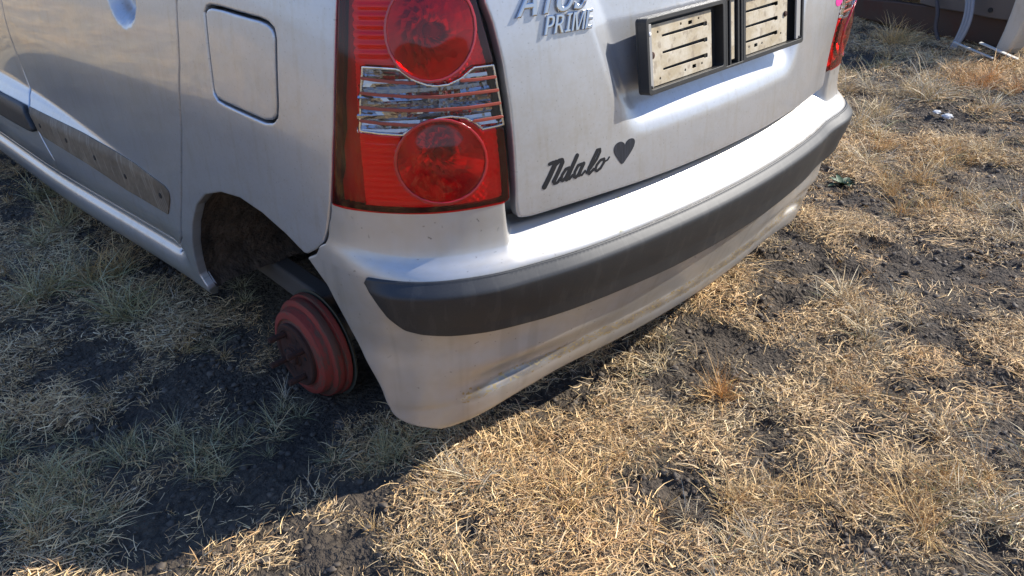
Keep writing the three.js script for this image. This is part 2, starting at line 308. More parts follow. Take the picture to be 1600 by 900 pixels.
// doors
const REARDOOR = [...doorRear, ...doorBottom, ...doorFront, doorFrontTop, doorRearTop];
const sdRear = polySDF(REARDOOR);
const handleC = pickBody(190, 4);
const bowl = (u, y) => { const du = (u - handleC[0]) / 0.062, dy = (y - handleC[1] - 0.012) / 0.052, r = Math.hypot(du, dy); return -0.026 * ss(1.0, 0.45, r) - 0.004 * ss(1.02, 0.97, r); };
{
  const g = panel(S_body, [-2.2, -0.7, 0.2, 0.905], 0.006, (u, y) => sdRear(u, y) - GAP, { edge: 0.0035, flange: 0.02, off: bowl });
  obj('rear_door', g, paint, car); obj('rear_door', mirrored(g), paint, car);
  const sdFD = polySDF([doorBottom[4], ...doorFront, doorFrontTop, [-2.74, BELT], [-2.80, 0.5], [-2.77, sillY + 0.002], [-2.3, sillY + 0.002]]);
  const fd = panel(S_body, [-2.85, -1.6, 0.2, 0.905], 0.008, (u, y) => sdFD(u, y) - GAP, { edge: 0.0035, flange: 0.02 });
  obj('front_door', fd, paint, car); obj('front_door', mirrored(fd), paint, car);
}
// tail lamps are built further down; tailgate first
const tgEdge = B([[757, 2], [770, 36], [786, 100], [797, 170], [803, 240], [806, 300], [807, 330], [811, 341]]);
const tgBottom = B([[830, 338.5], [883, 322], [940, 304], [1000, 284.5], [1050, 266]]);
const tgY = tgBottom[4][1];
const tgHalf = [[tgEdge[0][0] - 0.0, 0.955].map((v, i) => i ? v : v + 0.012), ...tgEdge, ...tgBottom, [0, tgY]];
const TG = [...tgHalf, ...tgHalf.slice(0, -1).reverse().map(([u, y]) => [-u, y])];
const sdTG = polySDF(TG);
function recess(u, y) {                                    // the dished field for the number plate
  const w = 0.262 + (y - 0.6) * 0.36, a = Math.abs(u);
  return -0.027 * ss(0, 0.065, w + 0.035 - a) * ss(0.566, 0.646, y);
}
const S_tail = (u, y) => { const p = S_body(u, y), o = recess(u, y); return o ? p.addScaledVector(normalAt(S_body, u, y), o) : p; };
const tailgate = obj('tailgate', panel(S_tail, [-0.56, 0.56, tgY - 0.02, 0.955], 0.005, (u, y) => sdTG(u, y), { edge: 0.004, flange: 0.02 }), paint, car);
const pickTail = picker(S_tail, [-0.56, 0.56, 0.46, 0.9], 0.014);

// ---------------------------------------------------------------- bumper and its black rubbing strip
const pickBump = picker(S_bump, [-1.1, 0.75, VB + 0.001, -0.0005], 0.012);
const BB = (l) => l.map(([x, y]) => pickBump(x, y));
const bumpSide = BB([[517, 330], [515.5, 342], [512.5, 362], [507, 381], [496, 392], [479, 402], [495, 424], [511, 446], [540, 501], [570, 561], [600, 621], [608, 637], [613, 647]]);
const bumpHalf = [[0, 0.02], [bumpSide[0][0] + 0.004, 0.02], ...bumpSide, [bumpSide[12][0] + 0.009, bumpSide[12][1] - 0.010], [bumpSide[12][0] + 0.024, bumpSide[12][1] - 0.019], [bumpSide[12][0] + 0.045, bumpSide[12][1] - 0.026], [bumpSide[12][0] + 0.08, bumpSide[12][1] - 0.034], [-0.60, VB - 0.02], [0, VB - 0.02]];
const BUMP = [...bumpHalf.slice(1, -1), ...bumpHalf.slice(1, -1).reverse().map(([u, v]) => [-u, v])];
const sdBump = polySDF(BUMP);
const bumper = obj('rear_bumper', panel(S_bump, [-1.15, 1.15, VB, 0], 0.005, (u, v) => sdBump(u, v), { edge: 0.0035, flange: 0.012 }), bumperPaint, car);
const pickStrip = picker(offset(S_bump, 0.002), [-1.1, 0.75, VX[9] * -1, VX[2] * -1], 0.012);
const stripHalf = [[560, 437], [562, 433], [575, 434], [610, 439], [650, 441], [720, 436], [800, 422], [900, 393], [1000, 356]].map((p) => pickStrip(...p));
const pickStripLow = picker(offset(S_bump, 0.014), [-1.1, 0.75, VX[9] * -1, VX[2] * -1], 0.012);
const stripLow = [[1050, 418], [950, 462], [850, 498], [760, 520], [700, 526], [660, 524], [632, 517], [605, 497], [580, 466], [563, 446]].map((p) => pickStripLow(...p));
const stripL = [...stripHalf, [0, stripHalf[8][1]]], stripB = [[0, stripLow[0][1]], ...stripLow];
const STRIP = [...stripL, ...stripHalf.slice().reverse().map(([u, v]) => [-u, v]), ...stripLow.slice().reverse().map(([u, v]) => [-u, v]), ...stripLow];
const sdStrip = polySDF(STRIP);
const topV = pchip(stripHalf.slice(2).map((p) => p[0]).concat([0]), stripHalf.slice(2).map((p) => p[1]).concat([stripHalf[8][1]]));
obj('rubbing_strip', panel(S_bump, [-0.95, 0.95, VK[9], VK[3]], 0.004, (u, v) => sdStrip(u, v), { edge: 0.003, flange: 0.024, off: (u, v, d) => { const t = topV(-Math.abs(u)) - v; return 0.001 + 0.018 * clamp(t / 0.019) * ss(0.768, 0.70, Math.abs(u)) + 0.005 * ss(0.70, 0.75, Math.abs(u)) - 0.004 * clamp((t - 0.024) / 0.06); } }), trimBlack, car, 'black plastic rubbing strip with grey scuffs');

// ---------------------------------------------------------------- tail lamps
const redLens = phys([0.95, 0.008, 0.045], 0.06, 0, { transmission: 1, thickness: 0, ior: 1.49 });
const redSolid = phys([0.40, 0.004, 0.010], 0.2, 0, { clearcoat: 1, clearcoatRoughness: 0.03 });
const lampBack = std([0.74, 0.73, 0.73], 0.4);
const redGlass = phys([0.97, 0.012, 0.045], 0.03, 0, { transmission: 1, thickness: 0, ior: 1.49 });
const clearGlass = phys([0.95, 0.95, 0.95], 0.03, 0, { transmission: 1, thickness: 0, ior: 1.49 });
const chrome = phys([0.58, 0.57, 0.56], 0.08, 1);
const reflector = phys([0.62, 0.61, 0.61], 0.22, 1, { flatShading: true });
const stripeBrown = std([0.30, 0.055, 0.030], 0.45);
const lampDark = std([0.30, 0.10, 0.10], 0.5);
const whitePlastic = std([0.75, 0.75, 0.74], 0.3);
const ellipsePx = (cx, cy, rx, ry, n = 28) => Array.from({ length: n }, (_, i) => pickBody(cx + rx * Math.cos(i / n * 2 * Math.PI), cy + ry * Math.sin(i / n * 2 * Math.PI)));
const strokeSDF = (pts, w) => (x, y) => { let d = 1e9; for (let i = 0; i < pts.length - 1; i++) { const [ax, ay] = pts[i], [bx, by] = pts[i + 1], ex = bx - ax, ey = by - ay, t = clamp(((x - ax) * ex + (y - ay) * ey) / (ex * ex + ey * ey)); d = Math.min(d, Math.hypot(x - ax - ex * t, y - ay - ey * t)); } return w - d; };
const centre = (p) => p.reduce((a, b) => [a[0] + b[0] / p.length, a[1] + b[1] / p.length], [0, 0]);
const lampParts = [];                                      // [name, geometry, material, sub-parts]
{
  const BOWLS = [ellipsePx(672, 46, 70.5, 82), ellipsePx(689, 252, 71, 66)], sdB = BOWLS.map((p) => polySDF(p));
  const CLEAR = B([[566, 103.5], [612, 106], [624, 108], [636, 117], [648, 125], [668, 132], [683, 133.5], [700, 131], [719, 122], [734, 109], [741, 104], [771, 101], [780, 149], [787, 195], [754, 203], [742.5, 193], [725.6, 185], [705, 183], [683, 186], [665, 193], [648, 199.7], [629.5, 212], [596, 210], [562, 205], [563, 150]]);
  const sdC = polySDF(CLEAR), sdL = polySDF(LAMP), box = [-0.86, -0.42, 0.49, 0.955];
  const [ribL] = pickBody(563, 50), [ribR] = pickBody(606, 50), yTop = pickBody(600, 92)[1], yMid = pickBody(590, 214)[1], y0 = pickBody(590, 318)[1], y1 = pickBody(590, 2)[1];
  const lens = panel(S_body, box, 0.0035, (u, y) => Math.min(sdL(u, y) - 0.003, -sdB[0](u, y), -sdB[1](u, y), -sdC(u, y)), {
    edge: 0.0022, flange: 0.012, lift: 0.002, off: (u, y, d) => {
      const inb = ss(ribL - 0.004, ribL, u) * (1 - ss(ribR + 0.02, ribR + 0.05, u));
      if (y > yTop) return 0.0024 * inb * Math.pow(Math.abs(Math.sin((y - yTop) / 0.0125 * Math.PI)), 0.6) - 0.0018 * inb;
      if (y < yMid && y > y0) return 0.0007 * inb * Math.sin((y - y0) / 0.0058 * 2 * Math.PI) - 0.0006 * inb;
      return 0;
    } });
  lampParts.push(['red_lens', lens, redLens]);
  const bandU = pickBody(553, 180)[0];
  lampParts.push(['lens_backing', panel(S_body, box, 0.0035, (u, y) => Math.min(sdL(u, y) - 0.006, -sdB[0](u, y) - 0.002, -sdB[1](u, y) - 0.002, -sdC(u, y) - 0.001, u - bandU), { edge: 0.001, flange: 0.03, lift: -0.012, off: (u, y) => y > yTop && u < ribR + 0.01 ? 0.0065 * Math.abs(Math.sin((y - yTop) / 0.0125 * Math.PI)) - 0.003 : u > ribR + 0.05 ? 0.0022 * Math.sin(y / 0.012 * 2 * Math.PI) * Math.sin(u / 0.012 * 2 * Math.PI) : 0.0014 * Math.sin(y / 0.0062 * 2 * Math.PI) }), lampBack]);
  lampParts.push(['lamp_housing', panel(S_body, box, 0.005, (u, y) => Math.min(sdL(u, y) - 0.002, -sdB[0](u, y) - 0.001, -sdB[1](u, y) - 0.001, -sdC(u, y) - 0.0005), { edge: 0.001, flange: 0.03, lift: -0.017, off: (u) => 0.003 * Math.sin(u / 0.011 * 2 * Math.PI) * (u < bandU ? 1 : 0) }), lampDark]);
  lampParts.push(['lamp_seal', panel(S_body, box, 0.005, (u, y) => Math.min(sdL(u, y) - 0.0005, 0.010 - sdL(u, y)), { edge: 0.001, flange: 0.05, lift: -0.008 }), rubber]);
  lampParts.push(['clear_lens', panel(S_body, box, 0.004, (u, y) => sdC(u, y) - 0.0004, { edge: 0.001, flange: 0.004, lift: 0.0012 }), clearGlass]);
  lampParts.push(['chrome_rim', panel(S_body, box, 0.0016, (u, y) => 0.0016 - Math.abs(sdC(u, y) - 0.0010), { edge: 0.0007, flange: 0.006, lift: 0.0022 }), chrome]);
  BOWLS.forEach((P, i) => {
    lampParts.push(['bowl_lens', panel(S_body, box, 0.004, (u, y) => sdB[i](u, y) - 0.0004, { edge: 0.0012, flange: 0.004, lift: 0.0025, off: (u, y, d) => 0.004 * ss(0, 0.05, d) }), redGlass]);
    const c = centre(P), n = 44, m = 6, pos = [], idx = [], cp = S_body(...c).addScaledVector(normalAt(S_body, ...c), -0.062);
    for (let k = 0; k <= m; k++) for (let a = 0; a < n; a++) {
      const f = a / n * P.length, p0 = P[Math.floor(f) % P.length], p1 = P[(Math.floor(f) + 1) % P.length], q = [mix(p0[0], p1[0], f % 1), mix(p0[1], p1[1], f % 1)];
      const t = 1 - k / m, s = 0.16 + 0.84 * t, u = mix(c[0], q[0], s), y = mix(c[1], q[1], s);
      const p = S_body(u, y).addScaledVector(normalAt(S_body, u, y), -0.006 - 0.052 * (1 - s * s) + (k > 0 && k < m ? 0.0007 * Math.sin(a * 5.1 + k * 9.7) : 0)); pos.push(p.x, p.y, p.z);
    }
    for (let k = 0; k < m; k++) for (let a = 0; a < n; a++) { const b = (a + 1) % n, x = k * n; idx.push(x + a, x + b, x + n + b, x + a, x + n + b, x + n + a); }
    const g = new THREE.BufferGeometry(); g.setAttribute('position', new THREE.Float32BufferAttribute(pos, 3)); g.setIndex(idx);
    const flat = g.toNonIndexed(); flat.computeVertexNormals(); lampParts.push(['reflector_bowl', flat, reflector]);
    const bulb = new THREE.CapsuleGeometry(0.010, 0.016, 4, 14); bulb.rotateX(Math.PI / 2); bulb.translate(cp.x, cp.y, cp.z + 0.012); lampParts.push(['bulb', bulb, phys([0.5, 0.5, 0.5], 0.1, 0, { transmission: 0.7, thickness: 0 })]);
    const soc = new THREE.CylinderGeometry(0.015, 0.017, 0.02, 20); soc.rotateX(Math.PI / 2); soc.translate(cp.x, cp.y, cp.z - 0.006); lampParts.push(['bulb_socket', soc, innerDark]);
    lampParts.push(['red_rim', panel(S_body, box, 0.0016, (u, y) => 0.0022 - Math.abs(sdB[i](u, y) - 0.0006), { edge: 0.001, flange: 0.006, lift: 0.0042 }), redSolid]);
  });
  // faceted mirror behind the clear band, with a rib in its middle
  const cb = [-0.80, -0.49, 0.57, 0.74], mid = pickBody(697, 160)[0];
  const fac = panel(S_body, cb, 0.005, (u, y) => sdC(u, y) + 0.003, { edge: 0, lift: -0.026, off: (u, y) => { const a = Math.floor(u / 0.009), b = Math.floor(y / 0.021); return 0.018 * Math.pow(Math.abs(u - mid) / 0.13, 2) + 0.002 * Math.sin(a * 12.9 + b * 78.2) + 0.010 * ss(0.006, 0, Math.abs(u - mid)) + 0.009 * Math.abs(Math.sin(y / 0.0235 * Math.PI)) + 0.0008 * Math.sin(u * 900); } }).toNonIndexed();
  fac.computeVertexNormals(); lampParts.push(['band_reflector', fac, phys([0.42, 0.42, 0.43], 0.14, 1, { flatShading: true })]);
  for (const px of [[[557, 121], [565, 122], [648, 130]], [[719, 126], [745, 124], [777, 119]], [[556, 144], [624, 150], [692, 151], [726, 147], [781, 140]], [[555, 166], [624, 172], [692, 171], [726, 168.5], [784, 160]], [[555, 187], [616, 194], [652, 195.5]], [[739, 189], [760, 186], [787, 181]]]) {
    const st = strokeSDF(B(px), 0.0024);
    lampParts.push(['amber_stripe', panel(S_body, cb, 0.0025, (u, y) => Math.min(st(u, y), sdC(u, y) + 0.001), { edge: 0.0008, flange: 0.001, lift: 0.0026 }), stripeBrown]);
  }
}
for (const side of [0, 1]) {
  const [, ...rest] = lampParts, base = side ? mirrored(lampParts[0][1]) : lampParts[0][1];
  const lamp = obj('tail_lamp', base, redLens, car);
  for (const [n, g, m] of rest) obj(n, side ? (g.index ? mirrored(g) : (() => { const c = mirrored(g); return c; })()) : g, m, lamp);
}

// ---------------------------------------------------------------- inside of the shell, wheel well, brake drum
const underTex = dataTexture(256, (x, y) => { const k = clamp(0.5 + 0.8 * tiled(x, y, 6, 5, 3.7)); return [mix(0.50, 0.62, k), mix(0.47, 0.57, k), mix(0.43, 0.50, k)]; }, true), underbody = std([1, 1, 1], 0.9, 0, { map: underTex });
const archBump = bumpSide.slice(5).map(([u, v]) => S_bump(u, v)), arch3 = arch.map(([u, y]) => S_body(u, y));
{
  const openPoly = [...arch.map(([u, y]) => [u, y]), [arch[12][0] + 0.05, 0.38], [arch[12][0] + 0.08, 0.30], [-0.6, 0.3], [-0.6, 0.05], [arch[0][0], 0.05]], sdA = polySDF(openPoly), sdAm = (u, y) => sdA(-Math.abs(u), y);
  const g = panel(S_body, [-2.9, 2.9, 0.20, 0.90], 0.02, (u, y) => Math.min(-sdAm(u, y) - 0.02, 1, Math.abs(u) < 0.85 ? y - 0.44 : 1), { edge: 0, lift: -0.085 });
  obj('inner_shell', g, paint, car);
  const bx = (w, h, d, x, y, z) => new THREE.BoxGeometry(w, h, d).translate(x, y, z);
  obj('floor_pan', mergeGeometries([bx(1.30, 0.05, 1.75, 0, 0.215, -1.78), bx(0.80, 0.06, 0.7, 0, 0.27, -0.57), bx(0.9, 0.05, 0.7, 0, 0.22, -2.98)]), underbody, car);
}
const mudTex = dataTexture(512, (x, y) => { const a = tiled(x, y, 6, 5, 3.1), b = tiled(x, y, 40, 3, 8.2), k = clamp(0.42 + 0.7 * a + 0.35 * b); return [0.17 + 0.24 * k, 0.15 + 0.21 * k, 0.13 + 0.18 * k]; }, true);
const mudBump = dataTexture(512, (x, y) => { const v = 0.5 + 0.6 * tiled(x, y, 14, 5, 1.9); return [v, v, v]; });
const mud = std([1.0, 0.95, 0.9], 0.95, 0, { map: mudTex, bumpMap: mudBump, bumpScale: 0.012 });
{ // liner: the arch outline carried into the car and widened, its front wall caked with mud
  const ring = [...arch3, ...archBump.slice(1)], c = V3(-0.6, 0.2, -0.53), pos = [], uv = [], idx = [], m = 14;
  let len = 0;
  ring.forEach((p, i) => {
    if (i) len += p.distanceTo(ring[i - 1]);
    for (let k = 0; k <= m; k++) { const t = k / m, g = 1 + 0.05 * ss(0, 0.15, t) + (i > 8 ? 0.10 * ss(0, 0.5, t) : 0), x = p.x + 0.018 + 0.26 * t; const lump = 0.014 * fbm(x * 22, len * 22, 3) * ss(0, 0.2, t);
      pos.push(x, c.y + (p.y - c.y) * g + lump, c.z + (p.z - c.z) * g + lump); uv.push(len * 2, t * 0.5); }
  });
  for (let i = 0; i < ring.length - 1; i++) for (let k = 0; k < m; k++) { const a = i * (m + 1) + k, b = a + m + 1; idx.push(a, b, b + 1, a, b + 1, a + 1); }
  const g = new THREE.BufferGeometry(); g.setAttribute('position', new THREE.Float32BufferAttribute(pos, 3)); g.setAttribute('uv', new THREE.Float32BufferAttribute(uv, 2)); g.setIndex(idx); g.computeVertexNormals();
  obj('wheel_well', g, mud, car, 'dark wheel well caked with dry mud');
  obj('wheel_well_wall', new THREE.BoxGeometry(0.01, 0.5, 0.72).translate(-0.43, 0.42, -0.60), mud, car);
}
const drumTex = dataTexture(512, (x, y) => { const a = tiled(x, y, 6, 5, 6.1), b = tiled(x, y, 50, 2, 2.2), k = clamp(0.5 + 0.9 * a + 0.3 * b), r = ss(0.45, 0.75, k); return [mix(0.56, 0.40, r), mix(0.22, 0.27, r), mix(0.17, 0.21, r)]; }, true);
const drumRed = std([0.9, 0.9, 0.9], 0.75, 0, { map: drumTex, bumpMap: mudBump, bumpScale: 0.0012 });
const rustTex = dataTexture(256, (x, y) => { const k = clamp(0.5 + 0.9 * tiled(x, y, 8, 5, 4.1)); return [mix(0.20, 0.36, k), mix(0.14, 0.20, k), mix(0.11, 0.14, k)]; }, true);
const rust = std([0.8, 0.8, 0.8], 0.85, 0.1, { map: rustTex, bumpMap: mudBump, bumpScale: 0.001 });
const steelGrey = std([0.16, 0.155, 0.15], 0.65, 0.2);
const AX = onPlane(460, 555, 'x', -0.672);
{
  const lathe = (pts, seg = 72) => { const g = new THREE.LatheGeometry(pts.map(([r, d]) => new THREE.Vector2(Math.max(r * 1.045, 1e-4), d)), seg); g.rotateZ(-Math.PI / 2); return toCreasedNormals(g, 0.5); };   // axis along +x, d into the car
  const P = (g) => g.translate(AX.x, AX.y, AX.z);
  const drum = obj('brake_drum', P(lathe([[0.066, 0.006], [0.068, 0.010], [0.072, 0.010], [0.075, 0.007], [0.083, 0.008], [0.089, 0.012], [0.0915, 0.017], [0.0925, 0.026], [0.094, 0.029], [0.100, 0.030], [0.104, 0.033], [0.1055, 0.037], [0.1055, 0.047], [0.103, 0.049], [0.103, 0.053], [0.109, 0.0535], [0.110, 0.056], [0.110, 0.064], [0.108, 0.066], [0.09, 0.067]])), drumRed, car, 'scuffed dark red brake drum without a wheel');
  obj('hub_face', P(lathe([[0, -0.002], [0.022, -0.002], [0.025, 0.002], [0.052, 0.002], [0.055, -0.001], [0.064, -0.001], [0.0665, 0.002], [0.067, 0.008]])), rust, drum);
  obj('hub_cap', P(lathe([[0, -0.012], [0.012, -0.012], [0.017, -0.009], [0.0185, -0.004], [0.019, 0]], 28)), rust, drum);
  for (let i = 0; i < 4; i++) { const a = i * Math.PI / 2 + 0.62, y = 0.048 * Math.sin(a), z = 0.048 * Math.cos(a); const st = lathe([[0, -0.036], [0.0050, -0.036], [0.0064, -0.033], [0.0064, 0.0]], 16); obj('wheel_stud', st.translate(AX.x, AX.y + y, AX.z + z), rust, drum); }
  for (let i = 0; i < 6; i++) { const a = i * 1.05 + 0.2, h = lathe([[0, -0.0006], [0.0042, -0.0006], [0.0045, 0.001]], 14); obj(i % 3 ? 'rivet' : 'bolt_hole', h.translate(AX.x + 0.0015, AX.y + 0.041 * Math.sin(a), AX.z + 0.041 * Math.cos(a)), i % 3 ? rust : rubber, drum); }
  obj('backing_plate', P(lathe([[0.03, 0.078], [0.09, 0.078], [0.112, 0.074], [0.116, 0.068], [0.112, 0.069], [0.10, 0.072]])), std([0.085, 0.085, 0.06], 0.8), drum);
  const beam = (a, b, w, h) => { const d = b.clone().sub(a), g = new RoundedBoxGeometry(w, h, d.length(), 2, 0.008); const m = new THREE.Matrix4().lookAt(b, a, V3(0, 1, 0)); g.applyMatrix4(m); const c = a.clone().lerp(b, 0.5); return g.translate(c.x, c.y, c.z); };
  obj('suspension_arm', beam(onPlane(370, 372, 'x', -0.50), onPlane(520, 478, 'x', -0.54), 0.045, 0.058), std([0.13, 0.115, 0.10], 0.8, 0, { map: dustColour }), car);
  obj('axle_beam', new THREE.CylinderGeometry(0.032, 0.032, 1.16, 20).rotateZ(Math.PI / 2).translate(0, AX.y + 0.01, AX.z), steelGrey, car);
}
// ---------------------------------------------------------------- glasshouse, roof, nose
const tint = phys([0.10, 0.12, 0.12], 0.03, 0, { transmission: 0.55, thickness: 0, ior: 1.5 });
{
  const S_top = (u, y) => { const p = S_body(u, y), t = (y - 0.9) / 0.46; if (p.z < -1.5) p.z = -1.5 + (p.z + 1.5) * mix(0.70, 0.36, t); return p; };
  const wins = [[[-0.46, 0.985], [0.46, 0.985], [0.41, 1.30], [-0.41, 1.30]], [[-1.14, 0.94], [-0.98, 0.94], [-1.00, 1.2], [-1.10, 1.27]], [[-2.12, 0.94], [-1.22, 0.94], [-1.18, 1.28], [-2.06, 1.29]], [[-2.95, 0.94], [-2.18, 0.94], [-2.14, 1.29], [-2.72, 1.29]], [[-3.85, 0.94], [-3.18, 0.94], [-3.05, 1.30], [-3.85, 1.30]]];
  const sds = wins.map((p) => polySDF(p)), any = (u, y) => { let d = 1; sds.forEach((f, i) => { d = Math.min(d, -f(u, y)); if (i) d = Math.min(d, -f(-u, y)); }); return d; };
  obj('pillars', panel(S_top, [-PLAN.half, PLAN.half, 0.906, 1.36], 0.015, any, { edge: 0.004, flange: 0.02 }), paint, car);
  wins.forEach((p, i) => { const us = p.map((q) => q[0]), b = [Math.min(...us) - 0.02, Math.max(...us) + 0.02, 0.92, 1.32], g = panel(S_top, b, 0.03, (u, y) => sds[i](u, y) + 0.012, { edge: 0, lift: -0.008 }); const name = i === 0 ? 'rear_window' : i === 4 ? 'windscreen' : 'side_window'; obj(name, g, tint, car); if (i) obj(name, mirrored(g), tint, car); });
  const span = (S, y, u0, u1, n, crown, drop = 0) => { const pos = [], idx = [], m = 16; for (let i = 0; i <= n; i++) { const u = mix(u0, u1, i / n), a = S(-u, y), b = S(u, y); for (let k = 0; k <= m; k++) { const t = k / m, p = a.clone().lerp(b, t); p.y += crown * 4 * t * (1 - t) * Math.min(1, i / n * 6, (n - i) / n * 6 + 0.02) - drop * i / n; pos.push(p.x, p.y, p.z); } } for (let i = 0; i < n; i++) for (let k = 0; k < m; k++) { const a = i * (m + 1) + k, b = a + m + 1; idx.push(a, b, b + 1, a, b + 1, a + 1); } const g = new THREE.BufferGeometry(); g.setAttribute('position', new THREE.Float32BufferAttribute(pos, 3)); g.setAttribute('uv', new THREE.Float32BufferAttribute(pos.filter((_, i) => i % 3 !== 1), 2)); g.setIndex(idx); g.computeVertexNormals(); return g; };
  obj('roof', span(S_top, 1.358, 0.0, PLAN.half - 0.001, 60, 0.05), paint, car);
  obj('bonnet', span(S_body, 0.90, 2.75, PLAN.half - 0.001, 30, 0.03), paint, car);
  const fa = panel(S_body, [-PLAN.half, -2.81, 0.2, 0.9], 0.02, (u, y) => { const [, z] = TBL(u); return Math.max(Math.hypot(z + 2.93, y - 0.2) - 0.30, z < -3.24 ? 1 : -1); }, { edge: 0.003, flange: 0.02 });
  obj('front_wing', fa, paint, car); obj('front_wing', mirrored(fa), paint, car);
}
// ---------------------------------------------------------------- small parts of the body side
{
  const hash = (n) => { const v = Math.sin(n * 127.1 + 3.7) * 43758.5453; return v - Math.floor(v); };
  const glueTex = dataTexture(1024, (x, y) => { const a = tiled(x, y, 6, 5, 2.6), f = tiled(x, y, 90, 3, 4.1), xs = (x + 0.30 * y) * 95, c = Math.floor(xs), line = hash(c % 95) > 0.55 ? ss(0, 0.3, xs - c) * ss(1, 0.6, xs - c) * ss(-0.10, 0.12, tiled(x, y * 0.6, 18, 3, 8.8)) : 0, k = clamp(0.40 + 0.8 * a + 0.35 * f); return [mix(mix(0.38, 0.58, k), 0.70, line * 0.35), mix(mix(0.33, 0.52, k), 0.66, line * 0.35), mix(mix(0.27, 0.43, k), 0.60, line * 0.35)]; }, true);
  const BAND = B([[46.5, 166], [130, 207], [210, 254], [258, 290], [265, 300], [266.5, 312], [264, 335], [200, 297], [140, 257], [75, 217], [66, 211], [61, 204]]), sdK = polySDF(BAND);
  const glue = obj('adhesive_band', panel(S_body, [-2.3, -1.2, 0.28, 0.44], 0.006, (u, y) => sdK(u, y), { edge: 0.001, flange: 0.003, lift: 0.0026 }), std([0.9, 0.9, 0.9], 0.6, 0.1, { map: glueTex }), car, 'bare band of brown adhesive streaks where the door moulding came off');
  for (const [px, py, r] of [[64, 196, 0.006], [105, 219, 0.006], [149.5, 246, 0.006], [197.5, 275, 0.006], [252.5, 305, 0.0065]]) { const c = pickBody(px, py); obj('clip_hole', panel(S_body, [c[0] - 0.012, c[0] + 0.012, c[1] - 0.012, c[1] + 0.012], 0.002, (u, y) => r - Math.hypot(u - c[0], y - c[1]), { edge: 0.0005, flange: 0.001, lift: 0.0036 }), rubber, glue); }
  const mould = B([[2, 143], [20, 152], [42, 163.5], [45.5, 168], [58, 200], [58.5, 206], [52, 204], [2, 176]]); mould.push([-2.78, mould[7][1]], [-2.78, mould[0][1]]); const sdM = polySDF(mould);
  obj('door_moulding', panel(S_body, [-2.8, -1.9, 0.3, 0.44], 0.006, (u, y) => sdM(u, y) - 0.001, { edge: 0.006, flange: 0.012, lift: 0.013 }), trimBlack, car);
  // the pull handle bridging the hollow in the rear door
  const h = pickBody(212, -12), bar = (u, y) => { const du = (u - h[0] + 0.062) / 0.075, dy = (y - h[1] - 0.004) / 0.017; return (1 - Math.pow(Math.pow(Math.abs(du), 3) + Math.pow(Math.abs(dy), 3), 1 / 3)) * 0.017; };
  obj('door_handle', panel(S_body, [h[0] - 0.2, h[0] + 0.06, h[1] - 0.04, h[1] + 0.06], 0.003, bar, { edge: 0.004, flange: 0.012, lift: 0.008 }), paint, car);
}
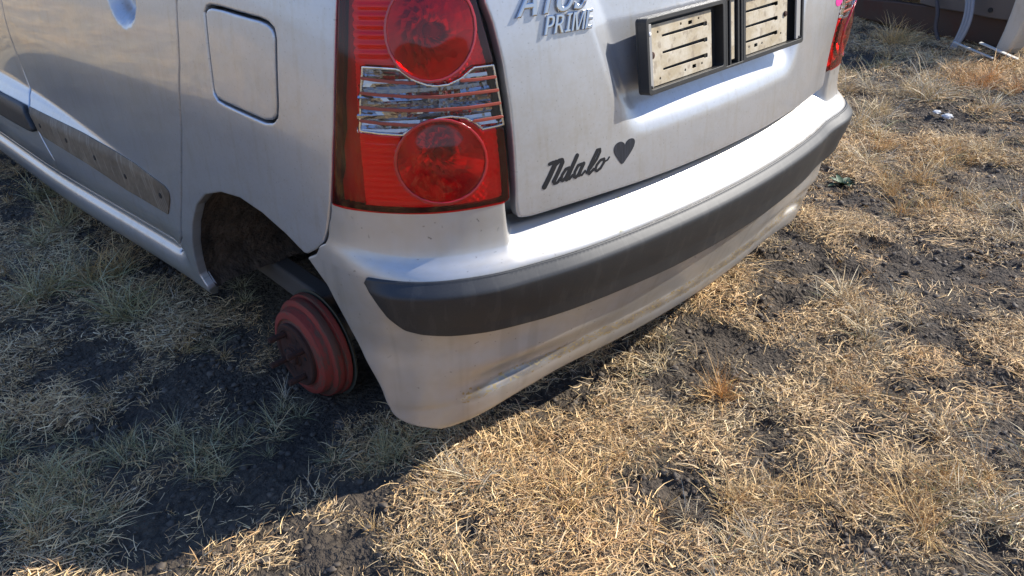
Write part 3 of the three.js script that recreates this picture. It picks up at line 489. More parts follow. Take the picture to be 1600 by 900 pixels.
// ---------------------------------------------------------------- number plate holder
const holder = new THREE.Group(); holder.name = 'number_plate_holder'; car.add(holder);
{
  const A = V3(-0.2545, 0.6415, -0.0275), W = 0.509, H = 0.1195, lean = 0.016;
  holder.position.copy(A); holder.rotation.x = -Math.asin(lean / H);
  const frameMat = std([0.9, 0.86, 0.78], 0.5, 0, { map: trimTex }), ribMat = std([0.30, 0.29, 0.27], 0.5);
  const plateTex = dataTexture(512, (x, y) => { const a = tiled(x, y, 4, 5, 8.8), b = tiled(x, y, 30, 3, 3.9), k = clamp(0.4 + 0.9 * a + 0.3 * b); const g = ss(0.60, 0.85, clamp(0.5 + 0.9 * tiled(x, y, 9, 4, 5.3))); return [mix(mix(0.86, 0.72, k), 0.62, g * 0.6), mix(mix(0.82, 0.65, k), 0.56, g * 0.6), mix(mix(0.74, 0.52, k), 0.48, g * 0.6)]; }, true);
  plateTex.repeat.set(6, 6);
  const plateMat = std([0.78, 0.78, 0.78], 0.5, 0.15, { map: plateTex });
  const rrect = (S, x0, y0, x1, y1, r) => { S.moveTo(x0 + r, y0); S.lineTo(x1 - r, y0); S.quadraticCurveTo(x1, y0, x1, y0 + r); S.lineTo(x1, y1 - r); S.quadraticCurveTo(x1, y1, x1 - r, y1); S.lineTo(x0 + r, y1); S.quadraticCurveTo(x0, y1, x0, y1 - r); S.lineTo(x0, y0 + r); S.quadraticCurveTo(x0, y0, x0 + r, y0); return S; };
  const ex = (s, d, b = 0.0008) => new THREE.ExtrudeGeometry(s, { depth: d - 2 * b, bevelThickness: b, bevelSize: b, bevelSegments: 2, curveSegments: 6 });
  const X = (v) => v + 0.2545;
  const tray = new THREE.Mesh(ex(rrect(new THREE.Shape(), 0, 0, W, H, 0.007), 0.004), frameMat); tray.name = 'holder_tray'; tray.position.z = -0.012; holder.add(tray);
  const fr = rrect(new THREE.Shape(), 0, 0, W, H, 0.007); fr.holes.push(rrect(new THREE.Path(), 0.005, 0.007, X(-0.034), H - 0.006, 0.006), rrect(new THREE.Path(), X(0.039), 0.007, W - 0.005, H - 0.006, 0.006), rrect(new THREE.Path(), X(-0.027), 0.003, X(0.032), H - 0.003, 0.002));
  obj('holder_frame', ex(fr, 0.018).translate(0, 0, -0.008), frameMat, holder);
  const plate = (x0, x1, flip) => {
    const s = rrect(new THREE.Shape(), x0, 0.0095, x1, H - 0.013, 0.003), w = x1 - x0;
    for (let i = 0; i < 3; i++) { const y = H * (0.27 + 0.225 * i), a = flip ? x0 + 0.006 : x0 + w * 0.20, b = flip ? x0 + w * 0.78 : x1 - 0.012, p = new THREE.Path(); p.moveTo(a, y - 0.0022); p.lineTo(b - 0.012, y - 0.0026); p.lineTo(b - 0.010, y - 0.0042); p.lineTo(b - 0.002, y - 0.0042); p.quadraticCurveTo(b, y - 0.004, b, y); p.quadraticCurveTo(b, y + 0.004, b - 0.003, y + 0.0038); p.lineTo(a, y + 0.0022); p.lineTo(a, y - 0.0022); s.holes.push(p); }
    const holes = flip ? [[0.13, 0.13], [0.42, 0.12], [0.86, 0.19], [0.86, 0.9]] : [[0.14, 0.87], [0.50, 0.90], [0.79, 0.91], [0.15, 0.10], [0.55, 0.10], [0.83, 0.12]];
    for (const [a, b] of holes) { const p = new THREE.Path(); p.absarc(x0 + w * a, 0.0095 + (H - 0.0225) * b, 0.0026, 0, Math.PI * 2, true); s.holes.push(p); }
    for (const b of flip ? [0.12] : [0.88, 0.115]) { const cx = x0 + w * (flip ? 0.28 : b > 0.5 ? 0.65 : 0.70), cy = 0.0095 + (H - 0.0225) * b; s.holes.push(rrect(new THREE.Path(), cx - 0.006, cy - 0.0034, cx + 0.006, cy + 0.0034, 0.0018)); }
    return obj('plate_backing', ex(s, 0.0016, 0.0003).translate(0, 0, -0.002), plateMat, holder, 'stained cream metal plate with slots');
  };
  const pl = plate(X(-0.238), X(-0.058), false), pr2 = plate(X(0.046), X(0.206), true);
  obj('centre_strip', ex(rrect(new THREE.Shape(), X(-0.004), 0.012, X(0.009), H - 0.006, 0.001), 0.004).translate(0, 0, 0.001), plateMat, holder);
  for (const x of [-0.0225, -0.0105, 0.0165, 0.028]) obj('rib', new RoundedBoxGeometry(0.0055, H - 0.006, 0.014, 2, 0.0012).translate(X(x), H / 2, 0.0015), frameMat, holder);
  for (const [x, w] of [[-0.2455, 0.011], [0.2365, 0.016]]) obj('edge_strip', new RoundedBoxGeometry(w, H - 0.018, 0.004, 2, 0.001).translate(X(x), H / 2, 0.0055), ribMat, holder);
  for (const [x, y, m, r] of [[-0.232, 0.5, rust, 0.006], [0.197, 0.52, rust, 0.0055], [-0.246, 0.10, rubber, 0.0028], [-0.246, 0.80, whitePlastic, 0.0034], [0.2405, 0.1, rubber, 0.0028]]) obj('screw', new THREE.SphereGeometry(r, 14, 10).scale(1, 1, 0.45).translate(X(x), H * y, m === rust ? 0.001 : 0.0085), m, holder);
}
// ---------------------------------------------------------------- badge letters, name decal, sticker
const font = await new FontLoader().loadAsync('fonts/droid/droid_sans_bold.typeface.json');
function badge(text, a, b, capPx, shear, depth, spacing) {
  const A = pickTail(...a), Bp = pickTail(...b), T = pickTail(a[0] + capPx[0], a[1] + capPx[1]), capH = T[1] - A[1];
  const glyphs = [...text].map((ch) => { const g = new TextGeometry(ch, { font, size: 1, depth: 0.16, curveSegments: 6, bevelEnabled: true, bevelThickness: 0.12, bevelSize: 0.05, bevelOffset: -0.045, bevelSegments: 3 }); g.computeBoundingBox(); return g; });
  const widths = glyphs.map((g) => g.boundingBox.max.x - g.boundingBox.min.x), total = widths.reduce((x, y) => x + y, 0) + spacing * (glyphs.length - 1), k = (Bp[0] - A[0]) / total;
  let x0 = 0;
  glyphs.forEach((g, i) => {
    const p = g.attributes.position, cap = 0.72;
    for (let j = 0; j < p.count; j++) {
      const x = x0 + p.getX(j) - g.boundingBox.min.x, y = p.getY(j) / cap, t = x / total, u = mix(A[0], Bp[0], t) + shear * y * capH, v = mix(A[1], Bp[1], t) + y * capH;
      const q = S_tail(u, v).addScaledVector(normalAt(S_tail, u, v), 0.0006 + (p.getZ(j) + 0.12) * depth / 0.40); p.setXYZ(j, q.x, q.y, q.z);
    }
    g.deleteAttribute('uv'); g.computeVertexNormals(); obj('badge_letter', g, chrome, tailgate, 'chrome letter ' + text[i]); x0 += widths[i] + spacing;
  });
}
badge('ATOS', [804, 29], [912, 13], [2, -38], 0.42, 0.0045, 0.02);
badge('PRIME', [848, 56], [922, 44], [0, -22.5], 0.30, 0.0042, 0.05);
{
  const vinyl = std([0.012, 0.013, 0.016], 0.42), z = (l) => l.map(([x, y]) => pickTail(800 + x / 6, 200 + y / 6)), k = 1 / 6 / 830;
  const letter = (strokes, name, label) => {
    const f = strokes.map(([pts, w]) => strokeSDF(z(pts), w * k * 0.56)), all = strokes.flatMap(([p]) => z(p)), us = all.map((p) => p[0]), ys = all.map((p) => p[1]);
    obj(name, panel(S_tail, [Math.min(...us) - 0.008, Math.max(...us) + 0.008, Math.min(...ys) - 0.008, Math.max(...ys) + 0.008], 0.0009, (u, v) => Math.max(...f.map((q) => q(u, v))), { edge: 0.0002, flange: 0.0006, lift: 0.0007 }), vinyl, tailgate, label);
  };
  letter([[[[303, 552], [345, 470], [412, 322]], 40], [[[352, 338], [385, 322], [420, 318]], 26], [[[405, 345], [440, 308], [468, 300], [474, 320], [440, 400], [392, 500]], 33], [[[392, 500], [395, 520], [425, 512], [452, 470]], 22]], 'decal_letter', 'black script letter N');
  letter([[[[535, 372], [505, 385], [470, 440], [458, 486], [475, 494], [505, 460], [535, 395]], 24], [[[610, 258], [570, 350], [512, 480]], 34], [[[512, 480], [540, 478], [566, 440]], 18]], 'decal_letter', 'black script letter d');
  letter([[[[655, 335], [620, 350], [590, 410], [580, 455], [598, 462], [625, 430], [655, 360]], 24], [[[672, 332], [645, 390], [628, 440]], 30], [[[628, 440], [655, 440], [685, 400]], 17]], 'decal_letter', 'black script letter a');
  letter([[[[700, 415], [740, 370], [795, 290], [826, 220], [824, 198], [806, 202], [770, 270], [720, 370], [708, 415], [725, 428], [765, 385]], 22], [[[800, 210], [745, 325], [712, 410]], 30]], 'decal_letter', 'black script letter l');
  letter([[[[862, 288], [830, 300], [795, 345], [780, 390], [796, 402], [830, 375], [862, 320], [864, 290]], 22], [[[852, 296], [870, 312], [895, 298], [912, 272]], 14]], 'decal_letter', 'black script letter o');
  const heart = z(smoothPoly([[1030, 338], [990, 290], [958, 235], [956, 185], [980, 145], [1020, 126], [1050, 140], [1059, 158], [1070, 130], [1100, 100], [1135, 96], [1151, 120], [1142, 170], [1110, 230], [1070, 290]], 3)), sh = polySDF(heart);
  const heartTex = dataTexture(256, (x, y) => { const s = tiled(x, y * 0.05, 60, 3, 5.5), k = clamp(0.3 + 1.4 * s); return [0.10 + 0.12 * k, 0.11 + 0.12 * k, 0.14 + 0.12 * k]; }, true); heartTex.repeat.set(6, 6);
  obj('heart_decal', panel(S_tail, [-0.32, -0.18, 0.5, 0.62], 0.0015, (u, v) => sh(u, v), { edge: 0.0003, flange: 0.0006, lift: 0.0007 }), std([1, 1, 1], 0.5, 0, { map: heartTex }), tailgate, 'faded black heart sticker');
  const c = [0.498, 0.684], sd = (u, v) => 0.012 - Math.hypot((u - c[0]) * 0.75, v - c[1]);
  obj('pink_sticker', panel(S_tail, [c[0] - 0.03, c[0] + 0.03, c[1] - 0.03, c[1] + 0.03], 0.0015, sd, { edge: 0.0003, flange: 0.0006, lift: 0.0007 }), std([0.75, 0.05, 0.30], 0.4), tailgate);
  const c2 = [0.46, 0.70]; obj('lock_hole', panel(S_tail, [c2[0] - 0.01, c2[0] + 0.01, c2[1] - 0.01, c2[1] + 0.01], 0.001, (u, v) => 0.004 - Math.hypot(u - c2[0], v - c2[1]), { edge: 0.0003, flange: 0.0006, lift: 0.0007 }), rubber, tailgate);
}
// the right rear corner sits a little squarer than the left
for (const part of car.children) if (part.isMesh || part.isGroup) part.traverse((m) => {
  if (!m.isMesh || m.userData.warped || part === holder) return; m.userData.warped = undefined; const p = m.geometry.attributes.position; let any = false;
  for (let i = 0; i < p.count; i++) { const x = p.getX(i), z = p.getZ(i), w = ss(0.45, 0.66, x) * ss(-1.2, -0.5, z) * ss(0.08, 0.30, p.getY(i)); if (w > 0) { p.setX(i, x + 0.020 * w); p.setZ(i, z + 0.030 * w); any = true; } const w2 = ss(0.36, 0.52, x) * ss(-1.2, -0.5, z) * ss(0.50, 0.72, p.getY(i)); if (w2 > 0) { p.setZ(i, p.getZ(i) + 0.026 * w2); any = true; } }
  if (any) m.geometry.computeVertexNormals();
});

// ---------------------------------------------------------------- ground: dark trampled soil, straw, dry grass
const groundAt = (px, py) => onPlane(px, py, 'y', 0);
const PATCH = [[1130, 530, 60], [1190, 480, 55], [1240, 420, 60], [1420, 405, 75], [1530, 415, 60], [1430, 525, 65], [1490, 545, 55], [1200, 560, 55], [1100, 585, 45], [1050, 615, 55], [870, 630, 65], [940, 590, 45], [1180, 720, 55], [1090, 745, 40], [1290, 815, 55], [1335, 850, 45], [740, 825, 65], [860, 700, 30], [465, 885, 55], [1380, 600, 45], [1500, 600, 55], [1325, 690, 38], [1560, 590, 60], [980, 770, 35], [1420, 690, 35], [600, 820, 30], [1480, 190, 60], [1400, 200, 50],
  [150, 560, 110], [300, 600, 100], [400, 640, 60], [350, 540, 70], [60, 600, 40], [290, 810, 35], [480, 680, 40], [500, 560, 80]].map(([x, y, r]) => { const p = groundAt(x, y), q = groundAt(x + r, y), w = groundAt(x, Math.min(y + r * 0.6, 1200)); return [p.x, p.z, Math.max(0.05, 0.42 * (p.distanceTo(q) + p.distanceTo(w)))]; });
function bare(x, z) {
  let m = ss(-0.06, 0.20, fbm(x * 2.3 + 4, z * 2.3, 4)) * 0.52 + ss(0.0, 0.20, fbm(x * 8 + 1, z * 8, 3)) * 0.65;
  for (const [a, b, r] of PATCH) { const d = Math.hypot(x - a, z - b) / r; if (d < 1.5) m += 0.85 * ss(1.30, 0.50, d + 0.5 * fbm(x * 9, z * 9, 2)); }
  return clamp(m);
}
const near = (x, z) => ss(-2.7, -2.0, x) * ss(5.6, 4.9, x) * ss(-4.0, -3.3, z) * ss(1.7, 1.1, z);
function height(x, z, b = bare(x, z)) {
  const n = near(x, z);
  let h = 0.030 * fbm(x * 0.9, z * 0.9 + 3, 3) + 0.016 * fbm(x * 3.7, z * 3.7, 3) * n;
  const rid = 1 - Math.abs(fbm(x * 9 + 2, z * 9, 3)) * 3;
  h += b * n * (0.016 * rid - 0.020 + 0.016 * fbm(x * 24, z * 24, 3) + 0.006 * fbm(x * 70, z * 70, 2)) + 0.006 * (1 - b) * n;
  const dd = Math.hypot(x - AX.x - 0.05, z - AX.z); h = mix(h, -0.022, ss(0.30, 0.10, dd));
  if (x < 0.9 && x > -0.85 && z < -0.02) h = mix(h, Math.min(h, 0.02), 1);
  return h;
}
const axis = (a, b, step, far) => { const o = []; let t = a, k = step; while (t > -far) { k *= 1.13; t -= k; o.unshift(t); } for (t = a; t < b; t += step) o.push(t); k = step; while (t < far) { o.push(t); k *= 1.13; t += k; } o.push(far); return o; };
{
  const xs = axis(-2.2, 4.6, 0.014, 90), zs = axis(-3.0, 1.1, 0.014, 90), nx = xs.length, nz = zs.length, pos = new Float32Array(nx * nz * 3), col = new Float32Array(nx * nz * 3), uv = new Float32Array(nx * nz * 2), idx = [];
  for (let j = 0; j < nz; j++) for (let i = 0; i < nx; i++) {
    const k = j * nx + i, x = xs[i], z = zs[j], b = bare(x, z); pos[k * 3] = x; pos[k * 3 + 1] = height(x, z, b); pos[k * 3 + 2] = z; uv[k * 2] = x; uv[k * 2 + 1] = z;
    const n = near(x, z), t = clamp(0.5 + 1.2 * fbm(x * 5, z * 5, 3)), f = clamp(0.5 + 1.5 * fbm(x * 1.3, z * 1.3, 3));
    const soil = [mix(0.068, 0.122, t), mix(0.052, 0.092, t), mix(0.037, 0.062, t)], thatch = [mix(0.13, 0.19, t), mix(0.10, 0.145, t), mix(0.06, 0.085, t)], field = [mix(0.36, 0.52, f), mix(0.29, 0.42, f), mix(0.17, 0.25, f)];
    for (let q = 0; q < 3; q++) col[k * 3 + q] = mix(field[q], mix(thatch[q], soil[q], ss(0.15, 0.6, b)), n);
  }
  for (let j = 0; j < nz - 1; j++) for (let i = 0; i < nx - 1; i++) { const a = j * nx + i, b = a + nx; idx.push(a, b, b + 1, a, b + 1, a + 1); }
  const g = new THREE.BufferGeometry(); g.setAttribute('position', new THREE.BufferAttribute(pos, 3)); g.setAttribute('color', new THREE.BufferAttribute(col, 3)); g.setAttribute('uv', new THREE.BufferAttribute(uv, 2)); g.setIndex(idx); g.computeVertexNormals();
  const grain = dataTexture(1024, (x, y) => { const k = clamp(0.62 + 0.7 * tiled(x, y, 30, 5, 2.4)); return [k, k, k]; }); grain.repeat.set(2.5, 2.5);
  const gb = dataTexture(1024, (x, y) => { const v = 0.5 + 0.65 * tiled(x, y, 36, 5, 7.4); return [v, v, v]; }); gb.repeat.set(2.5, 2.5);
  const ground = obj('ground', g, new THREE.MeshStandardMaterial({ vertexColors: true, roughness: 0.97, map: grain, bumpMap: gb, bumpScale: 0.010 }), scene); ground.userData.kind = 'structure';
}
// blades
const PAL = [[0.70, 0.57, 0.35], [0.62, 0.49, 0.28], [0.55, 0.40, 0.20], [0.42, 0.30, 0.17], [0.50, 0.43, 0.32], [0.74, 0.63, 0.42], [0.30, 0.21, 0.12]];
function bladeInto(A, p, dir, len, w, bend, roll, c, seg = 3) {  // a tapering ribbon that curves downwards or sideways
  const side = dir.clone().cross(V3(Math.sin(roll), Math.cos(roll), 0.3)).normalize(), base = A.pos.length / 3; let q = p.clone(), d = dir.clone();
  for (let k = 0; k <= seg; k++) {
    const t = k / seg, ww = w * 0.5 * (k === seg ? 0.15 : 1 - 0.45 * t * t);
    for (const sgn of [-1, 1]) { A.pos.push(q.x + side.x * ww * sgn, q.y + side.y * ww * sgn, q.z + side.z * ww * sgn); A.col.push(...c); }
    if (k < seg) { q = q.clone().addScaledVector(d, len / seg); d.add(bend).normalize(); }
  }
  for (let k = 0; k < seg; k++) { const a = base + 2 * k; A.idx.push(a, a + 1, a + 3, a, a + 3, a + 2); }
}
const finish = (A) => { const g = new THREE.BufferGeometry(); g.setAttribute('position', new THREE.Float32BufferAttribute(A.pos, 3)); g.setAttribute('color', new THREE.Float32BufferAttribute(A.col, 3)); g.setIndex(A.idx); g.computeVertexNormals(); return g; };
const tone = (c, k) => { const j = rr(1 - k, 1 + k); return c.map((v) => v * j); };
function matClump(n, R) {
  const A = { pos: [], col: [], idx: [] }, main = rr(0, 6.28);
  for (let i = 0; i < n; i++) {
    const a = rr(0, 6.28), r = R * Math.sqrt(rnd()), th = rnd() < 0.55 ? main + rr(-0.6, 0.6) : rr(0, 6.28), up = rnd() < 0.75 ? rr(-0.10, 0.22) : rr(0.2, 0.8), L = rr(0.009, 0.038) * (rnd() < 0.14 ? 2.1 : 1);
    bladeInto(A, V3(r * Math.cos(a), rr(0.000, 0.013), r * Math.sin(a)), V3(Math.cos(th), up, Math.sin(th)).normalize(), L, rr(0.0008, 0.0020), V3(rr(-0.32, 0.32), rr(-0.35, 0.12), rr(-0.32, 0.32)), rr(-1.2, 1.2), tone(PAL[Math.floor(Math.pow(rnd(), 1.2) * PAL.length)], 0.2));
  }
  return finish(A);
}
function chaffClump(n, R) {
  const A = { pos: [], col: [], idx: [] };
  for (let i = 0; i < n; i++) { const a = rr(0, 6.28), r = R * Math.sqrt(rnd()), th = rr(0, 6.28); bladeInto(A, V3(r * Math.cos(a), rr(0, 0.007), r * Math.sin(a)), V3(Math.cos(th), rr(-0.15, 0.35), Math.sin(th)).normalize(), rr(0.004, 0.018), rr(0.0007, 0.0016), V3(rr(-0.4, 0.4), rr(-0.3, 0.2), rr(-0.4, 0.4)), rr(-1.2, 1.2), tone(PAL[Math.floor(rnd() * PAL.length)], 0.25), 2); }
  return finish(A);
}
function tuftClump(n, L0, L1, green, spread) {
  const A = { pos: [], col: [], idx: [] };
  for (let i = 0; i < n; i++) {
    const th = rr(0, 6.28), lean = spread * Math.pow(rnd(), 0.7), L = rr(L0, L1), c = rnd() < green ? [0.20, 0.21, 0.09] : PAL[Math.floor(rnd() * 6)];
    bladeInto(A, V3(rr(-0.022, 0.022), -0.004, rr(-0.022, 0.022)), V3(Math.cos(th) * Math.sin(lean), Math.cos(lean), Math.sin(th) * Math.sin(lean)).normalize(), L, rr(0.0009, 0.0020), V3(Math.cos(th) * 0.12 + rr(-0.12, 0.12), rr(-0.34, 0.02), Math.sin(th) * 0.12 + rr(-0.12, 0.12)), rr(-1.5, 1.5), tone(c, 0.22), 4);
  }
  return finish(A);
}
const bladeMat = new THREE.MeshStandardMaterial({ vertexColors: true, roughness: 0.75, side: THREE.DoubleSide });
const M4 = new THREE.Matrix4(), Q4 = new THREE.Quaternion(), E4 = new THREE.Euler();
function scatter(name, geos, list, label, category, tint = null) {
  geos.forEach((g, v) => {
    const mine = list.filter((_, i) => i % geos.length === v); if (!mine.length) return;
    const im = new THREE.InstancedMesh(g, bladeMat, mine.length);
    mine.forEach(([x, y, z, sc, tilt, tc], i) => { E4.set(rr(-tilt, tilt), rr(0, 6.28), rr(-tilt, tilt)); Q4.setFromEuler(E4); M4.compose(V3(x, y, z), Q4, V3(sc, sc, sc)); im.setMatrixAt(i, M4); im.setColorAt(i, new THREE.Color().setRGB(...(tc ?? [1, 1, 1]))); });
    im.name = numbered(name); im.userData = { kind: 'stuff', label, category }; im.castShadow = im.receiveShadow = true; scene.add(im);
  });
}
{
  const mats = [...Array.from({ length: 6 }, () => matClump(52, 0.050)), ...Array.from({ length: 4 }, () => chaffClump(130, 0.055)), ...Array.from({ length: 3 }, () => tuftClump(40, 0.012, 0.042, 0.06, 1.4))], list = [], inCar = (x, z) => Math.abs(x) < 0.60 && z < -0.30 && z > -3.4;
  const fill = (x0, x1, z0, z1, step, sc, keep) => { for (let x = x0; x < x1; x += step) for (let z = z0; z < z1; z += step) {
    const a = x + rr(-0.5, 0.5) * step, c = z + rr(-0.5, 0.5) * step; if (inCar(a, c) || Math.hypot(a - AX.x, c - AX.z) < 0.16 * rr(0.7, 1.3)) continue; const b = bare(a, c);
    let p = (1 - 0.90 * ss(0.1, 0.7, b)) * keep; if (rnd() > p) continue;
    const g = fbm(a * 3, c * 3 + 9, 3), t = rr(0.8, 1.15), warm = clamp(0.5 + 1.6 * g);
    list.push([a, height(a, c, b) - 0.002, c, sc * rr(0.7, 1.2) * mix(1, 0.75, b), 0.16, [t * mix(1.03, 1.14, warm), t * mix(0.96, 0.92, warm), t * mix(0.86, 0.68, warm)]]);
  } };
  fill(-1.9, 2.2, -1.2, 0.95, 0.026, 1, 1); fill(-1.9, -0.3, -3.4, -1.2, 0.034, 1, 1); fill(2.2, 4.8, -2.2, 0.8, 0.046, 1.3, 1); fill(0.6, 2.2, -2.4, -1.2, 0.04, 1.2, 1);
  fill(-1.6, 2.2, 0.95, 2.4, 0.06, 1.4, 0.9); fill(-6, -1.9, -9, 2.4, 0.15, 2.6, 0.9); fill(-1.9, 1.5, -9, -3.4, 0.15, 2.6, 0.9); fill(4.8, 8, -4, 2, 0.12, 2.2, 0.9); fill(-6, 8, 2.4, 5, 0.16, 2.8, 0.9);
  scatter('straw_litter', mats, list, 'pale trampled straw lying over the dark soil', 'straw');
}
{
  const tufts = [tuftClump(52, 0.05, 0.13, 0.05, 1.15), tuftClump(60, 0.05, 0.15, 0.12, 1.25), tuftClump(44, 0.06, 0.17, 0.02, 0.95), tuftClump(56, 0.04, 0.11, 0.25, 1.3)], list = [];
  const put = (px, py, n, r, sc, c = [1, 1, 1]) => { const p = groundAt(px, py); for (let i = 0; i < n; i++) { const x = p.x + rr(-r, r), z = p.z + rr(-r, r); list.push([x, height(x, z) - 0.004, z, sc * rr(0.8, 1.2), 0.12, c]); } };
  const gold = [1.05, 0.88, 0.62], grey = [0.70, 0.76, 0.62];
  for (const a of [[165, 425, 3, 0.05, 1.05, gold], [215, 475, 5, 0.07, 1.1, grey], [60, 470, 4, 0.07, 1.0, grey], [140, 430, 4, 0.08, 1.0, grey], [90, 745, 7, 0.06, 0.59, grey], [45, 700, 4, 0.05, 0.56, grey], [170, 700, 6, 0.06, 0.56, grey], [330, 700, 7, 0.06, 0.53, grey], [250, 690, 4, 0.05, 0.5, grey], [430, 650, 5, 0.06, 0.46, grey], [620, 700, 6, 0.045, 0.56, grey], [580, 720, 4, 0.05, 0.46, grey], [70, 800, 5, 0.05, 0.53, grey], [150, 830, 4, 0.05, 0.43, grey], [400, 740, 4, 0.06, 0.43, grey], [370, 470, 2, 0.05, 0.5, grey], [330, 520, 2, 0.08, 0.5, grey], [40, 300, 4, 0.1, 1.0, grey], [90, 360, 4, 0.1, 1, grey],
    [1120, 618, 4, 0.025, 0.72, [1.1, 0.82, 0.5]], [835, 712, 3, 0.03, 0.6, gold], [760, 740, 4, 0.06, 0.6], [845, 790, 4, 0.05, 0.75, gold], [1040, 560, 3, 0.05, 0.6], [1470, 780, 8, 0.09, 0.75, gold], [1420, 800, 5, 0.07, 0.7, gold], [1530, 830, 5, 0.07, 0.7], [1260, 790, 5, 0.07, 0.6, gold], [1190, 780, 5, 0.07, 0.6, gold], [1010, 760, 4, 0.08, 0.6, gold], [1100, 870, 5, 0.08, 0.6], [1350, 470, 5, 0.08, 0.7], [1360, 500, 4, 0.08, 0.7], [1420, 620, 5, 0.1, 0.6, gold], [1560, 700, 6, 0.1, 0.6],
    [1548, 140, 12, 0.10, 1.25, [1.08, 0.82, 0.58]], [1510, 128, 8, 0.10, 1.0, [1.06, 0.84, 0.6]], [1430, 150, 9, 0.08, 1.3], [1405, 68, 6, 0.05, 1.15, gold], [1345, 180, 7, 0.09, 1.0], [1365, 205, 6, 0.08, 0.9], [1590, 180, 6, 0.12, 0.9], [1450, 240, 7, 0.14, 0.8, gold], [1400, 300, 8, 0.14, 0.75, gold], [1330, 255, 6, 0.08, 0.9], [1500, 300, 7, 0.16, 0.75], [1580, 260, 7, 0.15, 0.8], [1460, 330, 7, 0.14, 0.7, gold], [1555, 340, 7, 0.14, 0.7], [1360, 140, 4, 0.12, 0.9], [1330, 110, 4, 0.14, 0.9, grey], [1380, 110, 4, 0.14, 0.8], [1470, 105, 3, 0.10, 0.8], [1595, 110, 5, 0.12, 0.9, gold], [1350, 90, 3, 0.2, 0.6, grey]]) put(...a);
  const add = (x0, x1, z0, z1, n, sc, sp) => { for (let i = 0; i < n; i++) { const x = rr(x0, x1), z = rr(z0, z1); if (Math.abs(x) < 0.66 && z < -0.25 && z > -3.5) continue; const b = bare(x, z); if (rnd() < 0.75 * b) continue; list.push([x, height(x, z, b) - 0.004, z, sc * rr(0.6, 1.2), 0.2, rnd() < 0.4 ? gold : [1, 1, 1]]); } };
  add(-1.7, 1.6, -0.9, 0.95, 170, 0.38); add(-1.9, -0.5, -3.2, -0.3, 90, 0.5); add(1.2, 2.6, -1.6, 0.8, 190, 0.7); add(2.6, 4.6, -2.0, 0.8, 110, 0.6); add(-6, -1.8, -9, 2, 900, 1.3); add(-1.8, 2, -9, -3.5, 400, 1.3); add(4.5, 9, -5, 3, 500, 1.5); add(-6, 8, 1, 6, 600, 1.3);
  scatter('dry_grass', tufts, list, 'dry bleached grass tufts growing through the soil', 'grass');
}
{ // crumbs and clods of soil
  const clod = (n) => { const g = mergeVertices(new THREE.IcosahedronGeometry(1, 1).deleteAttribute('uv').deleteAttribute('normal')), p = g.attributes.position; for (let i = 0; i < p.count; i++) { const k = 0.8 + 0.5 * N3(p.getX(i) * 1.3 + n * 5, p.getY(i) * 1.3, p.getZ(i) * 1.3); p.setXYZ(i, p.getX(i) * k, p.getY(i) * k * 0.65, p.getZ(i) * k); } const c = []; for (let i = 0; i < p.count; i++) c.push(0.088, 0.068, 0.048); g.setAttribute('color', new THREE.Float32BufferAttribute(c, 3)); g.computeVertexNormals(); return g; };
  const list = [];
  for (let i = 0; i < 80000; i++) { const x = rr(-1.9, 3.6), z = rr(-2.4, 0.95), b = bare(x, z); if (rnd() > b * 1.1 || (Math.abs(x) < 0.6 && z < -0.4)) continue; const t = rr(0.7, 1.35); list.push([x, height(x, z, b) + 0.001, z, 0.0012 + 0.0100 * Math.pow(rnd(), 6), 0.5, [t, t, t]]); }
  scatter('soil_crumbs', [clod(1), clod(2), clod(3)], list, 'dark crumbs and clods of dry soil', 'soil');
}
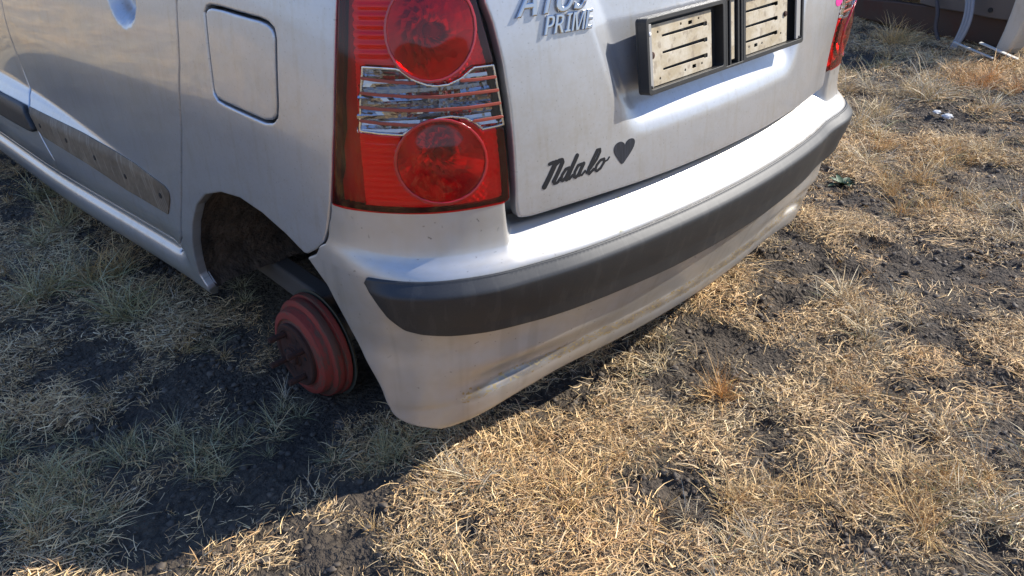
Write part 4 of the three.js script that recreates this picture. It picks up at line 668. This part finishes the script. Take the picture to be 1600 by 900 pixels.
// ---------------------------------------------------------------- the brown wreck beyond, in its own shade
{
  const O = groundAt(1572, 84), AL = groundAt(1350, 34).sub(O).setY(0).normalize(), NN = V3(AL.z, 0, -AL.x); if (NN.x > 0) NN.negate();
  const wreck = new THREE.Group(); wreck.name = numbered('wrecked_car'); scene.add(wreck); wreck.position.set(O.x, 0, O.z); wreck.rotation.y = Math.atan2(-AL.z, AL.x);
  wreck.userData = { label: 'stripped brown car wreck with loose trim hanging down, lying in the grass', category: 'wreck' };
  // local axes: x along the wreck's face away from its cream corner, y up, z out of the face towards the silver car (or behind it)
  const inv = new THREE.Matrix4().compose(wreck.position, new THREE.Quaternion().setFromEuler(wreck.rotation), V3(1, 1, 1)).invert();
  const face = (px, py, out = 0) => { const d = rayDir(px, py), c = O.clone().addScaledVector(NN, out), t = c.clone().sub(EYE).dot(NN) / d.dot(NN); return EYE.clone().addScaledVector(d, t).applyMatrix4(inv); };
  const zs = Math.sign(V3(0, 0, 1).applyQuaternion(new THREE.Quaternion().setFromEuler(wreck.rotation)).dot(NN));     // +1: local z points to the viewer
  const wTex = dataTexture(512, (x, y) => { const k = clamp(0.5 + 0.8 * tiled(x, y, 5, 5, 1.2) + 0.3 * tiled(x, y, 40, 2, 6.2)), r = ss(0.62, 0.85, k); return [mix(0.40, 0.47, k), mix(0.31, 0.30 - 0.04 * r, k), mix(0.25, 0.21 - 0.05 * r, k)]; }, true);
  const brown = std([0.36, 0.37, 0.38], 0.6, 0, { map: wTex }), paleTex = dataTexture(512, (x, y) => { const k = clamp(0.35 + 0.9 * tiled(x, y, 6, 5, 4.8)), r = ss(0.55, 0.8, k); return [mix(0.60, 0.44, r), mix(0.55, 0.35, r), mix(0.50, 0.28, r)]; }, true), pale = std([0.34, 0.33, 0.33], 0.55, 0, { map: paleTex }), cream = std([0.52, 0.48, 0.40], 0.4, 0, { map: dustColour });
  const slab = (pts, out, d, mat, name, label, bev = 0.006) => { const sh = new THREE.Shape(pts.map(([x, y]) => { const p = face(x, y, out); return new THREE.Vector2(p.x, p.y); })); const g = new THREE.ExtrudeGeometry(sh, { depth: d, bevelThickness: bev, bevelSize: bev, bevelSegments: 2, curveSegments: 8 }); g.translate(0, 0, zs > 0 ? out - d : -out); return obj(name, g, mat, wreck, label); };
  slab([[1578, 76], [1530, 66], [1480, 58], [1430, 47], [1395, 38], [1340, 25], [1330, -2], [1400, 4], [1450, 11], [1500, 16], [1545, 25], [1572, 32]], 0.0, 0.03, brown, 'valance_panel', 'dull brown lower panel');
  slab([[1575, 30], [1545, 26], [1510, 18], [1470, 12], [1440, 4], [1436, -40], [1600, -40], [1592, 0]], 0.03, 0.03, pale, 'wing_panel', 'dirty pale panel with a bolt hole');
  const hole = face(1546, 16, 0.045); obj('bolt_hole', new THREE.CylinderGeometry(0.012, 0.012, 0.006, 14).rotateX(Math.PI / 2).translate(hole.x, hole.y, zs * 0.038), rubber, wreck);
  { // cream corner of the bumper, curling round the end
    const c = [[1562, 74], [1563, 80], [1568, 81], [1577, 74], [1590, 55], [1603, 30], [1616, -10], [1640, -60], [1606, -60], [1594, -5], [1585, 20], [1574, 48]];
    slab(c, 0.06, 0.09, cream, 'bumper_end', 'cream bumper corner with a dirty edge', 0.014);
  }
  { // bulk of the body behind the face
    const a = face(1575, 40), b = face(1335, 20), L = Math.abs(b.x - a.x) + 0.5, x0 = Math.min(a.x, b.x + 0) , prof = new THREE.Shape(); const s0 = -zs;
    const P = [[0.05, 0.30], [0.05, 0.78], [0.12, 0.95], [0.55, 1.42], [1.35, 1.44], [1.60, 0.9], [1.60, 0.24], [0.6, 0.20]]; P.forEach(([z, y], i) => i ? prof.lineTo(z, y) : prof.moveTo(z, y));
    const g = new THREE.ExtrudeGeometry(prof, { depth: L, bevelSize: 0.03, bevelThickness: 0.03, bevelSegments: 3 }); g.rotateY(-Math.PI / 2); g.scale(1, 1, s0); g.translate((b.x > a.x ? L + a.x : a.x), 0, 0);
    obj('body_shell', g, brown, wreck);
  }
  const tubeThrough = (px, r, mat, name, flat = 1) => { const c = new THREE.CatmullRomCurve3(px.map(([x, y, o]) => { const p = face(x, y, o); return V3(p.x, p.y, p.z); })); const g = new THREE.TubeGeometry(c, 40, r, 8); return obj(name, g, mat, wreck); };
  for (const dx of [-5, 0, 5]) tubeThrough([[1516 + dx, -10, 0.10], [1515 + dx * 0.9, 12, 0.12], [1510 + dx * 0.9, 35, 0.14], [1500 + dx * 0.8, 58, 0.16], [1489 + dx * 0.6, 76, 0.18], [1482, 89, 0.20]], 0.0095, std([0.22, 0.22, 0.225], 0.45, 0.1), 'trim_strip');
  tubeThrough([[1463, -5, 0.06], [1465, 20, 0.09], [1462, 45, 0.11], [1468, 70, 0.14], [1470, 95, 0.2], [1462, 110, 0.26]], 0.010, std([0.06, 0.045, 0.04], 0.7), 'hose');
}
{ // bits lying in the grass
  const strip = (px, w, mat, label) => { const a = groundAt(...px[0]), b = groundAt(...px[1]), d = b.clone().sub(a), g = new RoundedBoxGeometry(d.length(), 0.006, w, 2, 0.002); const m = obj('broken_trim_strip', g, mat, scene, label); m.position.copy(a.clone().lerp(b, 0.5)).setY(0.045); m.rotation.set(0.3, Math.atan2(-d.z, d.x), rr(-0.04, 0.04)); m.userData.category = 'trim strip'; m.userData.kind = 'thing'; };
  strip([[1483, 89], [1552, 97]], 0.022, std([0.42, 0.40, 0.35], 0.6), 'thin pale trim strip lying in grass under the brown wreck');
  strip([[1524, 89], [1590, 99]], 0.030, std([0.48, 0.45, 0.38], 0.6), 'broad cream trim strip lying in grass by the cream bumper corner');
  const scrap = (px, py, r, label, k) => { const p = groundAt(px, py), g = mergeVertices(new THREE.IcosahedronGeometry(r, 3).deleteAttribute('uv').deleteAttribute('normal')), q = g.attributes.position; for (let i = 0; i < q.count; i++) { const x = q.getX(i), y = q.getY(i), z = q.getZ(i), f = 1 + 0.55 * fbm(x / r * 1.7 + k, y / r * 1.7, 2, z / r * 1.7); q.setXYZ(i, x * f * 1.3, y * f * 0.45, z * f); } const h = g.toNonIndexed(); h.computeVertexNormals(); const m = obj('crumpled_wrapper', h, std([0.40, 0.41, 0.41], 0.6, 0, { flatShading: true }), scene, label); m.position.set(p.x, height(p.x, p.z) + 0.018, p.z); m.userData.category = 'litter'; };
  scrap(1479, 187, 0.020, 'small white crumpled wrapper between two grass tufts', 1); scrap(1462, 182, 0.015, 'tiny white scrap beside the crumpled wrapper', 5);
  const weed = new THREE.Group(); weed.name = numbered('broadleaf_weed'); const p = groundAt(1315, 288); weed.position.set(p.x, height(p.x, p.z), p.z); weed.userData = { label: 'small dark green broadleaf weed beside the bumper', category: 'weed' }; scene.add(weed);
  for (let i = 0; i < 11; i++) { const L = rr(0.035, 0.06), w = L * 0.42, pos = [], idx = []; for (let k = 0; k <= 5; k++) { const t = k / 5, ww = w * Math.sin(Math.PI * Math.pow(t, 0.8)) * 0.5; pos.push(t * L, t * L * 0.5 - t * t * L * 0.4 + 0.003, -ww, t * L, t * L * 0.5 - t * t * L * 0.4, 0, t * L, t * L * 0.5 - t * t * L * 0.4 + 0.003, ww); } for (let k = 0; k < 5; k++) for (const o of [0, 1]) { const a = k * 3 + o; idx.push(a, a + 1, a + 4, a, a + 4, a + 3); } const g = new THREE.BufferGeometry(); g.setAttribute('position', new THREE.Float32BufferAttribute(pos, 3)); g.setIndex(idx); g.computeVertexNormals(); const m = obj('leaf', g, std(tone([0.05, 0.085, 0.035], 0.2), 0.6), weed); m.rotation.set(rr(-0.2, 0.2), i * 2.4, rr(0, 0.5)); }
}
renderer.render(scene, camera);
